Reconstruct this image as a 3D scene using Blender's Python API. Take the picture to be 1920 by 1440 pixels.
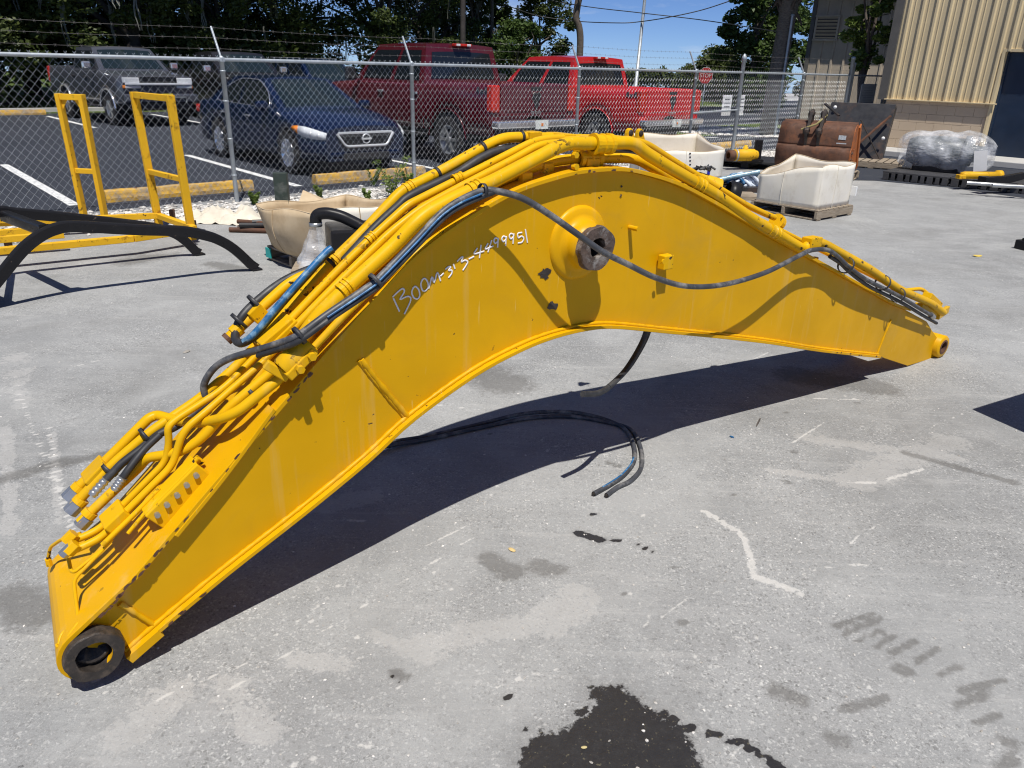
import bpy, bmesh, math, random
import numpy as np
from mathutils import Vector, Matrix
from mathutils import noise as mnoise
random.seed(7)
R = math.radians
for o in list(bpy.data.objects):
    bpy.data.objects.remove(o)
SC = bpy.context.scene
COL = SC.collection

# ---------------------------------------------------------------- camera
CAM_H = 1.75
FPX = 1439.0                                   # focal length in pixels of a 1920 x 1440 frame
_up = Vector((92.0, 3467.0, 1439.0)).normalized()      # world up seen from the camera
_fw = Vector((0, 0, -1)); _fw = (_fw - _up * _fw.dot(_up)).normalized()
_rt = _fw.cross(_up)
CM = Matrix((_rt, _fw, _up))                   # camera -> world rotation
cam_d = bpy.data.cameras.new('camera')
cam = bpy.data.objects.new('camera', cam_d); COL.objects.link(cam)
cam.matrix_world = Matrix.Translation((0, 0, CAM_H)) @ CM.to_4x4()
cam_d.sensor_width = 36.0; cam_d.lens = FPX / 1920 * 36.0
cam_d.clip_start = 0.05; cam_d.clip_end = 3000
SC.camera = cam

# ---------------------------------------------------------------- sky, sun, exposure
SUN = Vector((0.085, -0.44, 1.0)).normalized()         # towards the sun
elev = math.asin(SUN.z); azim = math.atan2(SUN.x, SUN.y)
world = bpy.data.worlds.new('World'); SC.world = world; world.use_nodes = True
wn = world.node_tree; wn.nodes.clear()
w_out = wn.nodes.new('ShaderNodeOutputWorld'); w_bg = wn.nodes.new('ShaderNodeBackground')
sky = wn.nodes.new('ShaderNodeTexSky'); sky.sky_type = 'NISHITA'; sky.sun_disc = False
sky.sun_elevation = elev; sky.sun_rotation = azim; sky.altitude = 10; sky.air_density = 0.5; sky.dust_density = 0.0; sky.ozone_density = 3.0
w_tc = wn.nodes.new('ShaderNodeTexCoord'); w_map = wn.nodes.new('ShaderNodeMapping'); w_map.inputs['Scale'].default_value = (1.6, 1.6, 9.0)
w_nz = wn.nodes.new('ShaderNodeTexNoise'); w_nz.inputs['Scale'].default_value = 2.3; w_nz.inputs['Detail'].default_value = 9; w_nz.inputs['Roughness'].default_value = 0.62
w_rp = wn.nodes.new('ShaderNodeValToRGB'); w_rp.color_ramp.elements[0].position = 0.54; w_rp.color_ramp.elements[1].position = 0.84
w_rp.color_ramp.elements[1].color = (0.75, 0.75, 0.75, 1)
w_mx = wn.nodes.new('ShaderNodeMixRGB'); w_mx.inputs[2].default_value = (15, 12.5, 9.2, 1)
wn.links.new(w_tc.outputs['Generated'], w_map.inputs[0]); wn.links.new(w_map.outputs[0], w_nz.inputs['Vector'])
wn.links.new(w_nz.outputs[0], w_rp.inputs[0]); wn.links.new(w_rp.outputs[0], w_mx.inputs[0]); wn.links.new(sky.outputs[0], w_mx.inputs[1])
w_tint = wn.nodes.new('ShaderNodeMixRGB'); w_tint.blend_type = 'MULTIPLY'; w_tint.inputs[0].default_value = 1.0; w_tint.inputs[2].default_value = (.80, .97, 1.32, 1)
wn.links.new(w_mx.outputs[0], w_tint.inputs[1]); wn.links.new(w_tint.outputs[0], w_bg.inputs[0]); wn.links.new(w_bg.outputs[0], w_out.inputs[0])
w_bg.inputs[1].default_value = 0.068
sun_d = bpy.data.lights.new('sun', 'SUN'); sun_d.energy = 5.0; sun_d.angle = R(0.53); sun_d.color = (1.0, 0.955, 0.89)
sun = bpy.data.objects.new('sun', sun_d); COL.objects.link(sun); sun.location = (0, 0, 30)
sun.rotation_euler = SUN.to_track_quat('Z', 'Y').to_euler()
SC.view_settings.view_transform = 'Standard'; SC.view_settings.look = 'None'
SC.view_settings.exposure = 0.08; SC.view_settings.gamma = 1.0; SC.view_settings.use_curve_mapping = False
SC.render.engine = 'CYCLES'
SC.cycles.max_bounces = 8; SC.cycles.transparent_max_bounces = 12
SC.cycles.use_denoising = True; SC.cycles.denoiser = 'OPENIMAGEDENOISE'; SC.cycles.filter_width = 1.15

# ---------------------------------------------------------------- survey helpers (the place was surveyed from the picture)
def ray(px, py):
    return CM @ Vector(((px - 960) / FPX, -(py - 720) / FPX, -1.0))
def G(px, py, z=0.0):
    d = ray(px, py); t = (z - CAM_H) / d.z
    return Vector((d.x * t, d.y * t, z))
def PLN(px, py, p0, n):
    d = ray(px, py); o = Vector((0, 0, CAM_H)); t = (Vector(p0) - o).dot(n) / d.dot(n)
    return o + d * t
def hgt(base, px, py):
    """height above the ground of a point standing over base (world xy) seen at px,py"""
    d = ray(px, py); t = math.hypot(base[0], base[1]) / math.hypot(d.x, d.y)
    return CAM_H + d.z * t

# ---------------------------------------------------------------- mesh helpers
def fillet(pts, rad, n=5):
    pts = [Vector(p) for p in pts]
    out = [pts[0]]
    for i in range(1, len(pts) - 1):
        a, b, c = pts[i-1], pts[i], pts[i+1]
        la, lc = (a - b).length, (c - b).length
        t = min(rad, la * .48, lc * .48)
        p = b + (a - b) / max(la, 1e-6) * t; q = b + (c - b) / max(lc, 1e-6) * t
        for k in range(n + 1):
            s = k / n
            out.append(p * (1-s)**2 + b * 2*s*(1-s) + q * s*s)
    out.append(pts[-1])
    return out
def smooth(pts, n=6):
    pts = [Vector(p) for p in pts]
    P = [pts[0]*2 - pts[1]] + pts + [pts[-1]*2 - pts[-2]]
    out = []
    for i in range(1, len(P) - 2):
        a, b, c, d = P[i-1], P[i], P[i+1], P[i+2]
        for k in range(n):
            t = k / n
            out.append(((b*2) + (c - a)*t + (a*2 - b*5 + c*4 - d)*t*t + (b*3 - a - c*3 + d)*t**3) * .5)
    out.append(pts[-1])
    return out

class MB:
    def __init__(s):
        s.v = []; s.f = []; s.s = []
    def add(s, vs, fs, sm=False):
        k = len(s.v)
        s.v += [tuple(v) for v in vs]
        for f in fs:
            s.f.append(tuple(i + k for i in f)); s.s.append(sm)
        return s
    def box(s, c, size, rot=None):
        c = Vector(c); h = Vector(size) / 2
        vs = [Vector((x*h.x, y*h.y, z*h.z)) for x in (-1, 1) for y in (-1, 1) for z in (-1, 1)]
        if rot is not None: vs = [rot @ v for v in vs]
        return s.add([c + v for v in vs], [(0,1,3,2), (4,6,7,5), (0,4,5,1), (2,3,7,6), (0,2,6,4), (1,5,7,3)])
    def bar(s, p, q, w, h, up=(0, 0, 1)):
        p = Vector(p); q = Vector(q); d = (q - p).normalized(); u = Vector(up)
        a = d.cross(u)
        if a.length < 1e-4: a = d.cross(Vector((1, 0, 0)))
        a.normalize(); b = a.cross(d).normalized()
        vs = [e + a*(x*w/2) + b*(y*h/2) for e in (p, q) for x, y in ((-1,-1), (1,-1), (1,1), (-1,1))]
        return s.add(vs, [(0,1,2,3), (7,6,5,4), (0,4,5,1), (1,5,6,2), (2,6,7,3), (3,7,4,0)])
    def tube(s, pts, r, n=10, cap=True, sm=True):
        pts = [Vector(p) for p in pts]; m = len(pts)
        rs = r if isinstance(r, (list, tuple)) else [r] * m
        T = [(pts[min(i+1, m-1)] - pts[max(i-1, 0)]).normalized() for i in range(m)]
        a = T[0].cross(Vector((0, 0, 1)))
        if a.length < 1e-3: a = T[0].cross(Vector((1, 0, 0)))
        a.normalize(); vs = []
        for i in range(m):
            a = (a - T[i] * a.dot(T[i])).normalized(); b = T[i].cross(a)
            vs += [pts[i] + (a*math.cos(t) + b*math.sin(t)) * rs[i] for t in (2*math.pi*k/n for k in range(n))]
        fs = [(i*n+k, i*n+(k+1) % n, (i+1)*n+(k+1) % n, (i+1)*n+k) for i in range(m-1) for k in range(n)]
        s.add(vs, fs, sm)
        if cap:
            s.add(vs[:n], [tuple(range(n))[::-1]]); s.add(vs[-n:], [tuple(range(n))])
        return s
    def lathe(s, prof, o, d, n=24, sm=True):
        """prof: (radius, distance along d) pairs"""
        o = Vector(o); d = Vector(d).normalized(); a = d.cross(Vector((0, 0, 1)))
        if a.length < 1e-3: a = d.cross(Vector((1, 0, 0)))
        a.normalize(); b = d.cross(a); vs = []
        for r, h in prof:
            vs += [o + d*h + (a*math.cos(t) + b*math.sin(t)) * r for t in (2*math.pi*k/n for k in range(n))]
        fs = [(i*n+k, i*n+(k+1) % n, (i+1)*n+(k+1) % n, (i+1)*n+k) for i in range(len(prof)-1) for k in range(n)]
        return s.add(vs, fs, sm)
    def prism(s, A, B, sm=False):
        """two matching rings of points joined into a solid"""
        n = len(A)
        return s.add(list(A) + list(B), [tuple(range(n))[::-1], tuple(range(n, 2*n))] + [(k, (k+1) % n, n+(k+1) % n, n+k) for k in range(n)], sm)
    def grid(s, rows, sm=True, close=False):
        m = len(rows); n = len(rows[0]); vs = [p for r in rows for p in r]
        fs = [(i*n+k, i*n+k+1, (i+1)*n+k+1, (i+1)*n+k) for i in range(m-1) for k in range(n-1)]
        return s.add(vs, fs, sm)
    def mesh(s, name):
        me = bpy.data.meshes.new(name); me.from_pydata(s.v, [], s.f)
        me.polygons.foreach_set('use_smooth', s.s); me.update()
        return me
    def build(s, name, mat, parent=None, bevel=0, loc=None, rz=0, solid=0, fixn=True):
        me = s.mesh(name)
        if fixn:
            bm = bmesh.new(); bm.from_mesh(me); bmesh.ops.recalc_face_normals(bm, faces=bm.faces); bm.to_mesh(me); bm.free()
        me.materials.append(mat)
        o = bpy.data.objects.new(name, me); COL.objects.link(o)
        if parent is not None: o.parent = parent
        if loc is not None: o.location = loc
        if rz: o.rotation_euler = (0, 0, rz)
        if solid:
            m = o.modifiers.new('thick', 'SOLIDIFY'); m.thickness = solid; m.offset = 0
        if bevel:
            m = o.modifiers.new('bevel', 'BEVEL'); m.width = bevel; m.segments = 2; m.limit_method = 'ANGLE'; m.angle_limit = R(38)
        return o
def empty(name, loc=(0, 0, 0), rz=0.0):
    o = bpy.data.objects.new(name, None); COL.objects.link(o); o.location = loc; o.rotation_euler = (0, 0, rz); o.empty_display_size = .2
    return o
def tag(o, label=None, cat=None, group=None, kind=None):
    if label: o['label'] = label
    if cat: o['category'] = cat
    if group: o['group'] = group
    if kind: o['kind'] = kind
    return o
def copy_tree(o, parent=None):
    c = o.copy(); COL.objects.link(c); c.parent = parent
    for ch in list(o.children): copy_tree(ch, c)
    return c
def over(px, py, dist):
    d = ray(px, py); tt = dist/math.hypot(d.x, d.y); return Vector((d.x*tt, d.y*tt, CAM_H + d.z*tt))
def rz3(a): return Matrix.Rotation(a, 3, 'Z')

# ---------------------------------------------------------------- materials
class NT:
    def __init__(s, name):
        s.m = bpy.data.materials.new(name); s.m.use_nodes = True; s.t = s.m.node_tree; s.t.nodes.clear()
        s.out = s.n('OutputMaterial'); s.b = s.n('BsdfPrincipled'); s.l(s.b.outputs[0], s.out.inputs[0])
        s.pos = None
    def n(s, t): return s.t.nodes.new('ShaderNode' + t)
    def l(s, a, b): s.t.links.new(a, b)
    def P(s):
        if s.pos is None:
            s.pos = s.n('TexCoord').outputs['Object']
        return s.pos
    def geo(s): return s.n('NewGeometry').outputs['Position']
    def noise(s, scale, detail=4, rough=.55, vec=None, dist=0):
        x = s.n('TexNoise'); x.inputs['Scale'].default_value = scale; x.inputs['Detail'].default_value = detail
        x.inputs['Roughness'].default_value = rough; x.inputs['Distortion'].default_value = dist
        s.l(vec or s.P(), x.inputs['Vector']); return x.outputs[0]
    def voro(s, scale, vec=None, feature='F1'):
        x = s.n('TexVoronoi'); x.feature = feature; x.inputs['Scale'].default_value = scale; s.l(vec or s.P(), x.inputs['Vector']); return x
    def ramp(s, fac, a, b, ca=(0, 0, 0, 1), cb=(1, 1, 1, 1)):
        x = s.n('ValToRGB'); e = x.color_ramp.elements; e[0].position = a; e[1].position = b; e[0].color = ca; e[1].color = cb
        s.l(fac, x.inputs[0]); return x.outputs[0]
    def mix(s, fac, a, b, mode='MIX'):
        x = s.n('MixRGB'); x.blend_type = mode
        for i, v in enumerate((fac, a, b)):
            if isinstance(v, (int, float)): x.inputs[i].default_value = v if i == 0 else (v, v, v, 1)
            elif isinstance(v, (tuple, list)): x.inputs[i].default_value = tuple(v)[:3] + (1,)
            else: s.l(v, x.inputs[i])
        return x.outputs[0]
    def math(s, op, a, b=0.0, clamp=False):
        x = s.n('Math'); x.operation = op; x.use_clamp = clamp
        for i, v in enumerate((a, b)):
            if isinstance(v, (int, float)): x.inputs[i].default_value = v
            else: s.l(v, x.inputs[i])
        return x.outputs[0]
    def attr(s, name):
        x = s.n('Attribute'); x.attribute_name = name; return x.outputs['Fac']
    def map(s, scale, vec=None, rot=(0, 0, 0)):
        x = s.n('Mapping'); x.inputs['Scale'].default_value = scale; x.inputs['Rotation'].default_value = rot; s.l(vec or s.P(), x.inputs[0]); return x.outputs[0]
    def bump(s, h, strength=.3, dist=.01):
        x = s.n('Bump'); x.inputs['Strength'].default_value = strength; x.inputs['Distance'].default_value = dist; s.l(h, x.inputs['Height'])
        s.l(x.outputs[0], s.b.inputs['Normal']); return x
    def set(s, **k):
        nm = dict(base='Base Color', rough='Roughness', metal='Metallic', spec='Specular IOR Level', coat='Coat Weight', coatr='Coat Roughness', alpha='Alpha', trans='Transmission Weight', ior='IOR', emit='Emission Color', emits='Emission Strength')
        for a, v in k.items():
            i = s.b.inputs[nm[a]]
            if isinstance(v, (int, float)): i.default_value = v
            elif isinstance(v, (tuple, list)): i.default_value = tuple(v)[:3] + (1,)
            else: s.l(v, i)
        return s

def simple(name, col, rough=.5, metal=0., var=.18, scale=6., bump=0., bscale=60., spec=.5, dirt=None, dirtf=.0):
    """plain colour with an uneven tint, optional grime and fine relief"""
    t = NT(name)
    c = t.mix(t.ramp(t.noise(scale, 3, .6), .3, .7), tuple(x*(1-var) for x in col), tuple(min(1, x*(1+var)) for x in col))
    if dirt:
        c = t.mix(t.math('MULTIPLY', t.ramp(t.noise(scale*.6, 5, .7, dist=.4), .5, .68), dirtf), c, dirt)
    t.set(base=c, rough=rough, metal=metal, spec=spec)
    t.l(t.ramp(t.noise(scale*1.7, 2), .2, .8, (rough*.8,)*3+(1,), (min(1, rough*1.2),)*3+(1,)), t.b.inputs['Roughness'])
    if bump: t.bump(t.noise(bscale, 3, .6), bump, .004)
    return t.m

def paint(name, col, chip=(.03, .022, .016), rough=.38, chips=.0, dirt=.25, rust=0., wear=0.):
    t = NT(name)
    c = t.mix(t.ramp(t.noise(2.2, 3, .6), .3, .7), tuple(x*.9 for x in col), tuple(min(1, x*1.06) for x in col))
    c = t.mix(t.math('MULTIPLY', t.ramp(t.noise(3.1, 5, .72, dist=.8), .52, .75), dirt), c, tuple(x*.45+.03 for x in col))
    if rust:
        c = t.mix(t.math('MULTIPLY', t.ramp(t.noise(7, 5, .75), .58, .68), rust), c, (.16, .05, .018))
    if chips:
        m = t.math('MULTIPLY', t.ramp(t.noise(26, 3, .62), .70-.06*chips, .72-.06*chips), t.ramp(t.noise(4.3, 3), .48, .60))
        c = t.mix(m, c, chip)
    if wear:
        st = t.ramp(t.noise(1.0, 4, .65, vec=t.map((14, 14, .9))), .57, .74)
        c = t.mix(t.math('MULTIPLY', st, .20*wear), c, (.62, .50, .26))
        sc_ = t.math('MULTIPLY', t.ramp(t.noise(1.0, 3, .6, vec=t.map((90, 90, 5), rot=(0, .5, 0))), .66, .70), t.ramp(t.noise(2.6, 2), .50, .60))
        c = t.mix(t.math('MULTIPLY', sc_, .45*wear), c, (.72, .58, .22))
        sm = t.ramp(t.noise(1.9, 5, .7, dist=1.2), .56, .76)
        c = t.mix(t.math('MULTIPLY', sm, .30*wear), c, (.40, .25, .05))
    t.set(base=c, rough=rough, spec=.16)
    t.l(t.ramp(t.noise(9, 3, .65), .25, .75, (rough*.75,)*3+(1,), (min(1, rough*1.35),)*3+(1,)), t.b.inputs['Roughness'])
    t.bump(t.noise(140, 2, .6), .06, .002)
    return t.m
# ---------------------------------------------------------------- material library
YEL = (0.655, 0.35, 0.002)
M = {}
M['yellow'] = paint('boom_yellow', YEL, chips=.15, dirt=.14, wear=1.)
M['yellow_pipe'] = paint('pipe_yellow', (0.70, 0.395, 0.003), chips=1.4, dirt=.30, rough=.4, wear=.8)
M['yellow_rack'] = paint('rack_yellow', (0.74, 0.42, 0.02), chips=1.2, dirt=.25, rust=.8, rough=.5)
M['black_paint'] = paint('black_paint', (.016, .016, .018), chip=(.12, .09, .07), rough=.30, chips=.4, dirt=.3)
M['black_steel'] = simple('black_steel', (.02, .02, .022), .45, var=.3, dirt=(.09, .05, .03), dirtf=.7)
M['rubber'] = simple('rubber', (.022, .023, .026), .55, var=.3, scale=12, dirt=(.12, .12, .115), dirtf=.45)
M['rubber_grey'] = simple('rubber_worn', (.055, .058, .065), .5, var=.35, scale=14, dirt=(.28, .27, .25), dirtf=.8)
M['hose_blue'] = simple('hose_blue', (.015, .11, .27), .4, var=.35, scale=25, dirt=(.30, .48, .58), dirtf=.75); M['barb'] = simple('rusty_barbed_wire', (.16, .15, .145), .6, var=.3)
M['zinc'] = simple('zinc', (.42, .43, .43), .34, metal=.75, var=.15, scale=20)
M['galv'] = simple('galvanised', (.42, .46, .49), .45, metal=.35, var=.15, scale=9)
M['wire'] = simple('galvanised_wire', (.42, .45, .48), .42, metal=.3, var=.2, scale=5)
M['steel_dark'] = simple('dark_steel', (.045, .038, .034), .55, metal=.3, var=.35, scale=18, bump=.5, bscale=70, dirt=(.13, .075, .045), dirtf=.6)
M['grease'] = simple('grease', (.030, .024, .020), .6, var=.4, scale=30, bump=.8, bscale=60, dirt=(.10, .075, .055), dirtf=.8); M['torn_steel'] = simple('torn_steel', (.10, .07, .055), .65, metal=.2, var=.4, scale=25, bump=1.0, bscale=55, dirt=(.36, .34, .32), dirtf=.85)
M['rust_steel'] = simple('rust_steel', (.10, .045, .025), .75, var=.35, scale=8, bump=.5, bscale=50, dirt=(.20, .075, .03), dirtf=.7)
M['rust_orange'] = simple('rust_orange', (.40, .115, .022), .6, var=.2, scale=6, bump=.3, dirt=(.14, .05, .025), dirtf=.8)
M['white'] = simple('white_paint', (.78, .78, .76), .6, var=.05)
M['marker'] = simple('paint_marker', (.82, .80, .80), .6, var=.06, scale=40)
M['card'] = None
t = NT('cardboard_white'); v = t.map((40, 40, 3))
c = t.mix(t.ramp(t.noise(1.6, 6, .6), .35, .7), (.70, .655, .55), (.80, .765, .69)); c = t.mix(t.math('MULTIPLY', t.ramp(t.noise(5, 8, .7), .55, .72), .35), c, (.38, .29, .19))
t.set(base=c, rough=.75, spec=.25); t.bump(t.noise(3, 3, .5, vec=v), .25, .004); M['card'] = t.m
t = NT('cardboard_brown'); c = t.mix(t.ramp(t.noise(2.5, 7, .62), .35, .7), (.46, .345, .21), (.60, .49, .335)); c = t.mix(t.math('MULTIPLY', t.ramp(t.noise(4, 8, .7), .52, .72), .4), c, (.22, .14, .08))
t.set(base=c, rough=.8, spec=.2); t.bump(t.noise(3, 3, .5, vec=t.map((40, 40, 3))), .25, .004); M['card_brown'] = t.m
t = NT('weathered_wood'); g = t.noise(3, 8, .65, vec=t.map((2, 22, 22))); c = t.mix(t.ramp(g, .3, .7), (.20, .155, .11), (.40, .34, .26)); c = t.mix(t.math('MULTIPLY', t.ramp(t.noise(4, 6, .7), .5, .7), .5), c, (.13, .11, .09))
t.set(base=c, rough=.85, spec=.2); t.bump(g, .4, .004); M['wood'] = t.m
def glassy(name, col=(.012, .016, .02), rough=.04):
    t = NT(name); t.set(base=col, rough=rough, spec=.65); return t.m
M['car_glass'] = glassy('tinted_glass'); M['car_glass_grn'] = glassy('green_glass', (.012, .020, .022))
def carpaint(name, col, rough=.22, metal=.0, dust=.18):
    t = NT(name)
    c = t.mix(t.math('MULTIPLY', t.ramp(t.noise(1.8, 7, .65), .4, .7), dust), col, tuple(x*.6+.09 for x in col))
    t.set(base=c, rough=rough, metal=metal, coat=.45, coatr=.07); return t.m
M['maroon'] = carpaint('maroon_paint', (.085, .004, .010)); M['red'] = carpaint('red_paint', (.50, .014, .018))
M['navy'] = carpaint('navy_paint', (.002, .009, .036), dust=.0); M['charcoal'] = carpaint('charcoal_paint', (.055, .06, .075)); M['blackcar'] = carpaint('black_paint_gloss', (.012, .012, .014))
M['chrome'] = simple('chrome', (.75, .76, .78), .14, metal=.8, var=.06); M['bright'] = simple('bright_trim', (.72, .74, .76), .22, metal=.4, var=.08)
M['plastic'] = simple('black_plastic', (.022, .022, .024), .55, var=.25)
M['tyre'] = simple('tyre', (.018, .018, .019), .8, var=.3, scale=14, bump=.3, dirt=(.07, .065, .06), dirtf=.5)
M['taillight'] = simple('tail_lens', (.45, .02, .012), .15, var=.2); M['headlight'] = simple('head_lens', (.62, .64, .66), .08, var=.12, scale=30)
M['amber'] = simple('amber_lens', (.75, .22, .02), .2, var=.1)
M['plate_white'] = simple('number_plate', (.70, .71, .68), .4, var=.12, scale=40, dirt=(.10, .25, .14), dirtf=.55)
M['plate_yellow'] = simple('yellow_plate', (.75, .58, .03), .45, var=.1, scale=30, dirt=(.08, .07, .03), dirtf=.5)
# ---------------------------------------------------------------- fence line frame: s along the fence, t outwards (away from the yard)
F0 = G(445, 380); FD = (G(1372, 292) - F0).normalized(); FN = Vector((-FD.y, FD.x, 0))
def FP(s, t, z=0.0): return F0 + FD*s + FN*t + Vector((0, 0, z))
FANG = math.atan2(FD.y, FD.x)

# ---------------------------------------------------------------- concrete yard
def concrete_material():
    t = NT('worn_concrete'); p = t.geo()
    big = t.noise(.45, 3, .6, vec=p); mid = t.noise(2.6, 4, .68, vec=p, dist=.5); fine = t.noise(38, 4, .72, vec=p); grit = t.noise(160, 2, .6, vec=p)
    c = t.mix(t.ramp(big, .3, .7), (.214, .219, .219), (.305, .311, .309))
    c = t.mix(t.math('MULTIPLY', t.ramp(mid, .42, .66), .55), c, (.36, .365, .36))
    c = t.mix(t.math('MULTIPLY', t.ramp(fine, .55, .72), .45), c, (.13, .13, .133))
    c = t.mix(t.math('MULTIPLY', t.ramp(grit, .56, .72), .35), c, (.46, .46, .45))
    # worn matrix: pale grains and dark pits of all sizes, irregular in outline
    wc_ = t.n('TexNoise'); wc_.inputs['Scale'].default_value = 90; wc_.inputs['Detail'].default_value = 2; t.l(p, wc_.inputs['Vector'])
    pw = t.mix(.022, p, wc_.outputs['Color'], 'ADD')
    area = t.ramp(t.noise(1.7, 3, .65, vec=p), .34, .62, (.25,)*3+(1,), (1, 1, 1, 1))
    for sc, th, amt, keep, col in ((82, .44, .56, .60, (.60, .60, .58)), (42, .34, .5, .92, (.64, .635, .61)), (185, .5, .36, .5, (.55, .55, .53)), (64, .42, .55, .66, (.10, .10, .098)), (160, .48, .50, .56, (.11, .11, .108))):
        v = t.voro(sc, vec=pw)
        sep = t.n('SeparateColor'); t.l(v.outputs['Color'], sep.inputs[0])
        m = t.math('MULTIPLY', t.ramp(v.outputs['Distance'], th*.6, th, (1, 1, 1, 1), (0, 0, 0, 1)), t.math('GREATER_THAN', sep.outputs[0], keep))
        c = t.mix(t.math('MULTIPLY', t.math('MULTIPLY', m, area), amt), c, col)
    # stains and smooth patches laid down where they lie in the yard (signed fields stored on the slab)
    e1 = t.math('MULTIPLY', t.math('SUBTRACT', t.noise(34, 3, .7, vec=p), .5), 1.4); e2 = t.math('MULTIPLY', t.math('SUBTRACT', t.noise(9, 2, .6, vec=p), .5), 1.1)
    edge = t.math('ADD', e1, e2)
    smoothp = t.math('MULTIPLY', t.ramp(t.math('ADD', t.math('ADD', t.attr('patch'), t.math('MULTIPLY', t.math('SUBTRACT', t.noise(3.1, 4, .6, vec=p), .5), .9)), t.math('MULTIPLY', edge, 1.0)), .44, .58), t.ramp(t.noise(95, 2, .6, vec=p), .33, .42))
    c = t.mix(t.math('MULTIPLY', smoothp, .55), c, (.43, .425, .41))
    c = t.mix(t.math('MULTIPLY', t.ramp(t.noise(.8, 4, .7, vec=p, dist=.6), .46, .70), .38), c, (.165, .162, .152))
    c = t.mix(t.math('MULTIPLY', t.ramp(t.noise(.55, 4, .72, vec=t.map((1, 1, 1), vec=p, rot=(0, 0, 1.1)), dist=.9), .50, .70), .42), c, (.43, .434, .425))
    c = t.mix(t.math('MULTIPLY', t.ramp(t.noise(5, 3, .7, vec=t.map((.25, 3, 1), vec=p, rot=(0, 0, .65))), .56, .70), .25), c, (.46, .455, .44))
    scr = t.ramp(t.math('ADD', t.attr('scratch'), t.math('MULTIPLY', e1, .9)), .42, .60)
    c = t.mix(t.math('MULTIPLY', scr, .6), c, (.60, .59, .56))
    grime = t.ramp(t.math('ADD', t.attr('grime'), t.math('MULTIPLY', edge, .55)), .38, .72)
    c = t.mix(t.math('MULTIPLY', grime, .55), c, (.092, .088, .080))
    damp = t.ramp(t.math('ADD', t.attr('oil'), t.math('MULTIPLY', edge, .5)), .05, .5)
    c = t.mix(t.math('MULTIPLY', damp, .28), c, (.11, .105, .10))
    oil = t.ramp(t.math('ADD', t.attr('oil'), t.math('MULTIPLY', edge, .42)), .45, .53)
    c = t.mix(t.math('MULTIPLY', oil, .93), c, t.mix(t.math('MULTIPLY', t.ramp(t.noise(70, 2, .6, vec=p), .64, .70), .5), (.016, .015, .016), (.17, .15, .09)))
    rough = t.mix(oil, t.mix(smoothp, .88, .7), t.ramp(t.noise(22, 2, .6, vec=p), .35, .65, (.18,)*3+(1,), (.5,)*3+(1,)))
    t.set(base=c, rough=rough, spec=.3)
    h = t.math('ADD', t.math('MULTIPLY', fine, 1.0), t.math('MULTIPLY', grit, .5))
    t.bump(h, .35, .006)
    return t.m
M['concrete'] = concrete_material()

def axis(lo, hi, flo, fhi, fine, coarse):
    a = list(np.arange(flo, fhi + 1e-6, fine)); x = flo
    step = fine
    while x > lo: step = min(step*1.35, coarse); x -= step; a.insert(0, x)
    x = a[-1]; step = fine
    while x < hi: step = min(step*1.35, coarse); x += step; a.append(x)
    return np.array(a)
gx = axis(-60, 60, -2.6, 4.4, .024, 6.0); gy = axis(-12, 70, 1.0, 7.2, .024, 6.0)
X, Y = np.meshgrid(gx, gy)
nx, ny = len(gx), len(gy)
def seg_field(p, q, r):
    """1 on the stroke, .5 on its edge, 0 at twice its half width"""
    p = np.array(p[:2]); q = np.array(q[:2]); d = q - p; L = max(d @ d, 1e-9)
    u = np.clip(((X - p[0])*d[0] + (Y - p[1])*d[1]) / L, 0, 1)
    D = np.hypot(X - p[0] - u*d[0], Y - p[1] - u*d[1])
    return np.clip(1 - D/(2*r), 0, 1)
def blob(pts):
    """polygon signed field from picture points on the slab"""
    P = np.array([G(*p)[:2] for p in pts]); n = len(P); inside = np.zeros_like(X, bool); D = np.full_like(X, 9.)
    for i in range(n):
        a, b = P[i], P[(i+1) % n]; d = b - a; L = d @ d
        u = np.clip(((X-a[0])*d[0] + (Y-a[1])*d[1])/L, 0, 1); D = np.minimum(D, np.hypot(X-a[0]-u*d[0], Y-a[1]-u*d[1]))
        c = ((a[1] > Y) != (b[1] > Y)) & (X < (b[0]-a[0])*(Y-a[1])/(b[1]-a[1] + 1e-12) + a[0]); inside ^= c
    return np.where(inside, D, -D)
oil = np.zeros_like(X); grime = np.zeros_like(X); patch = np.zeros_like(X); scratch = np.zeros_like(X)
def put(a, b): np.maximum(a, b, out=a)
put(oil, np.clip(.5 + blob([(1105,1292),(1150,1284),(1180,1296),(1200,1318),(1240,1345),(1275,1372),(1300,1410),(1330,1460),(1360,1560),(960,1560),(980,1440),(985,1405),(1010,1372),(1045,1368),(1095,1345),(1120,1320)])/.16, 0, 1))
for a, b, w in [((1235,1338),(1305,1368),.012),((1325,1372),(1400,1398),.013),((1400,1398),(1450,1432),.016),((1450,1432),(1490,1465),.018),((1085,1000),(1125,1012),.022),((1135,1010),(1165,1015),.008),((1085,1327),(1090,1332),.009),((1068,1313),(1074,1316),.006),((1105,962),(1118,966),.008),((1195,1022),(1225,1034),.007),((1330,835),(1333,836),.004),((740,1262),(744,1280),.008),((935,1300),(960,1308),.007),((1080,1330),(1092,1331),.008)]:
    put(oil, seg_field(G(*a), G(*b), w))
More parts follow.
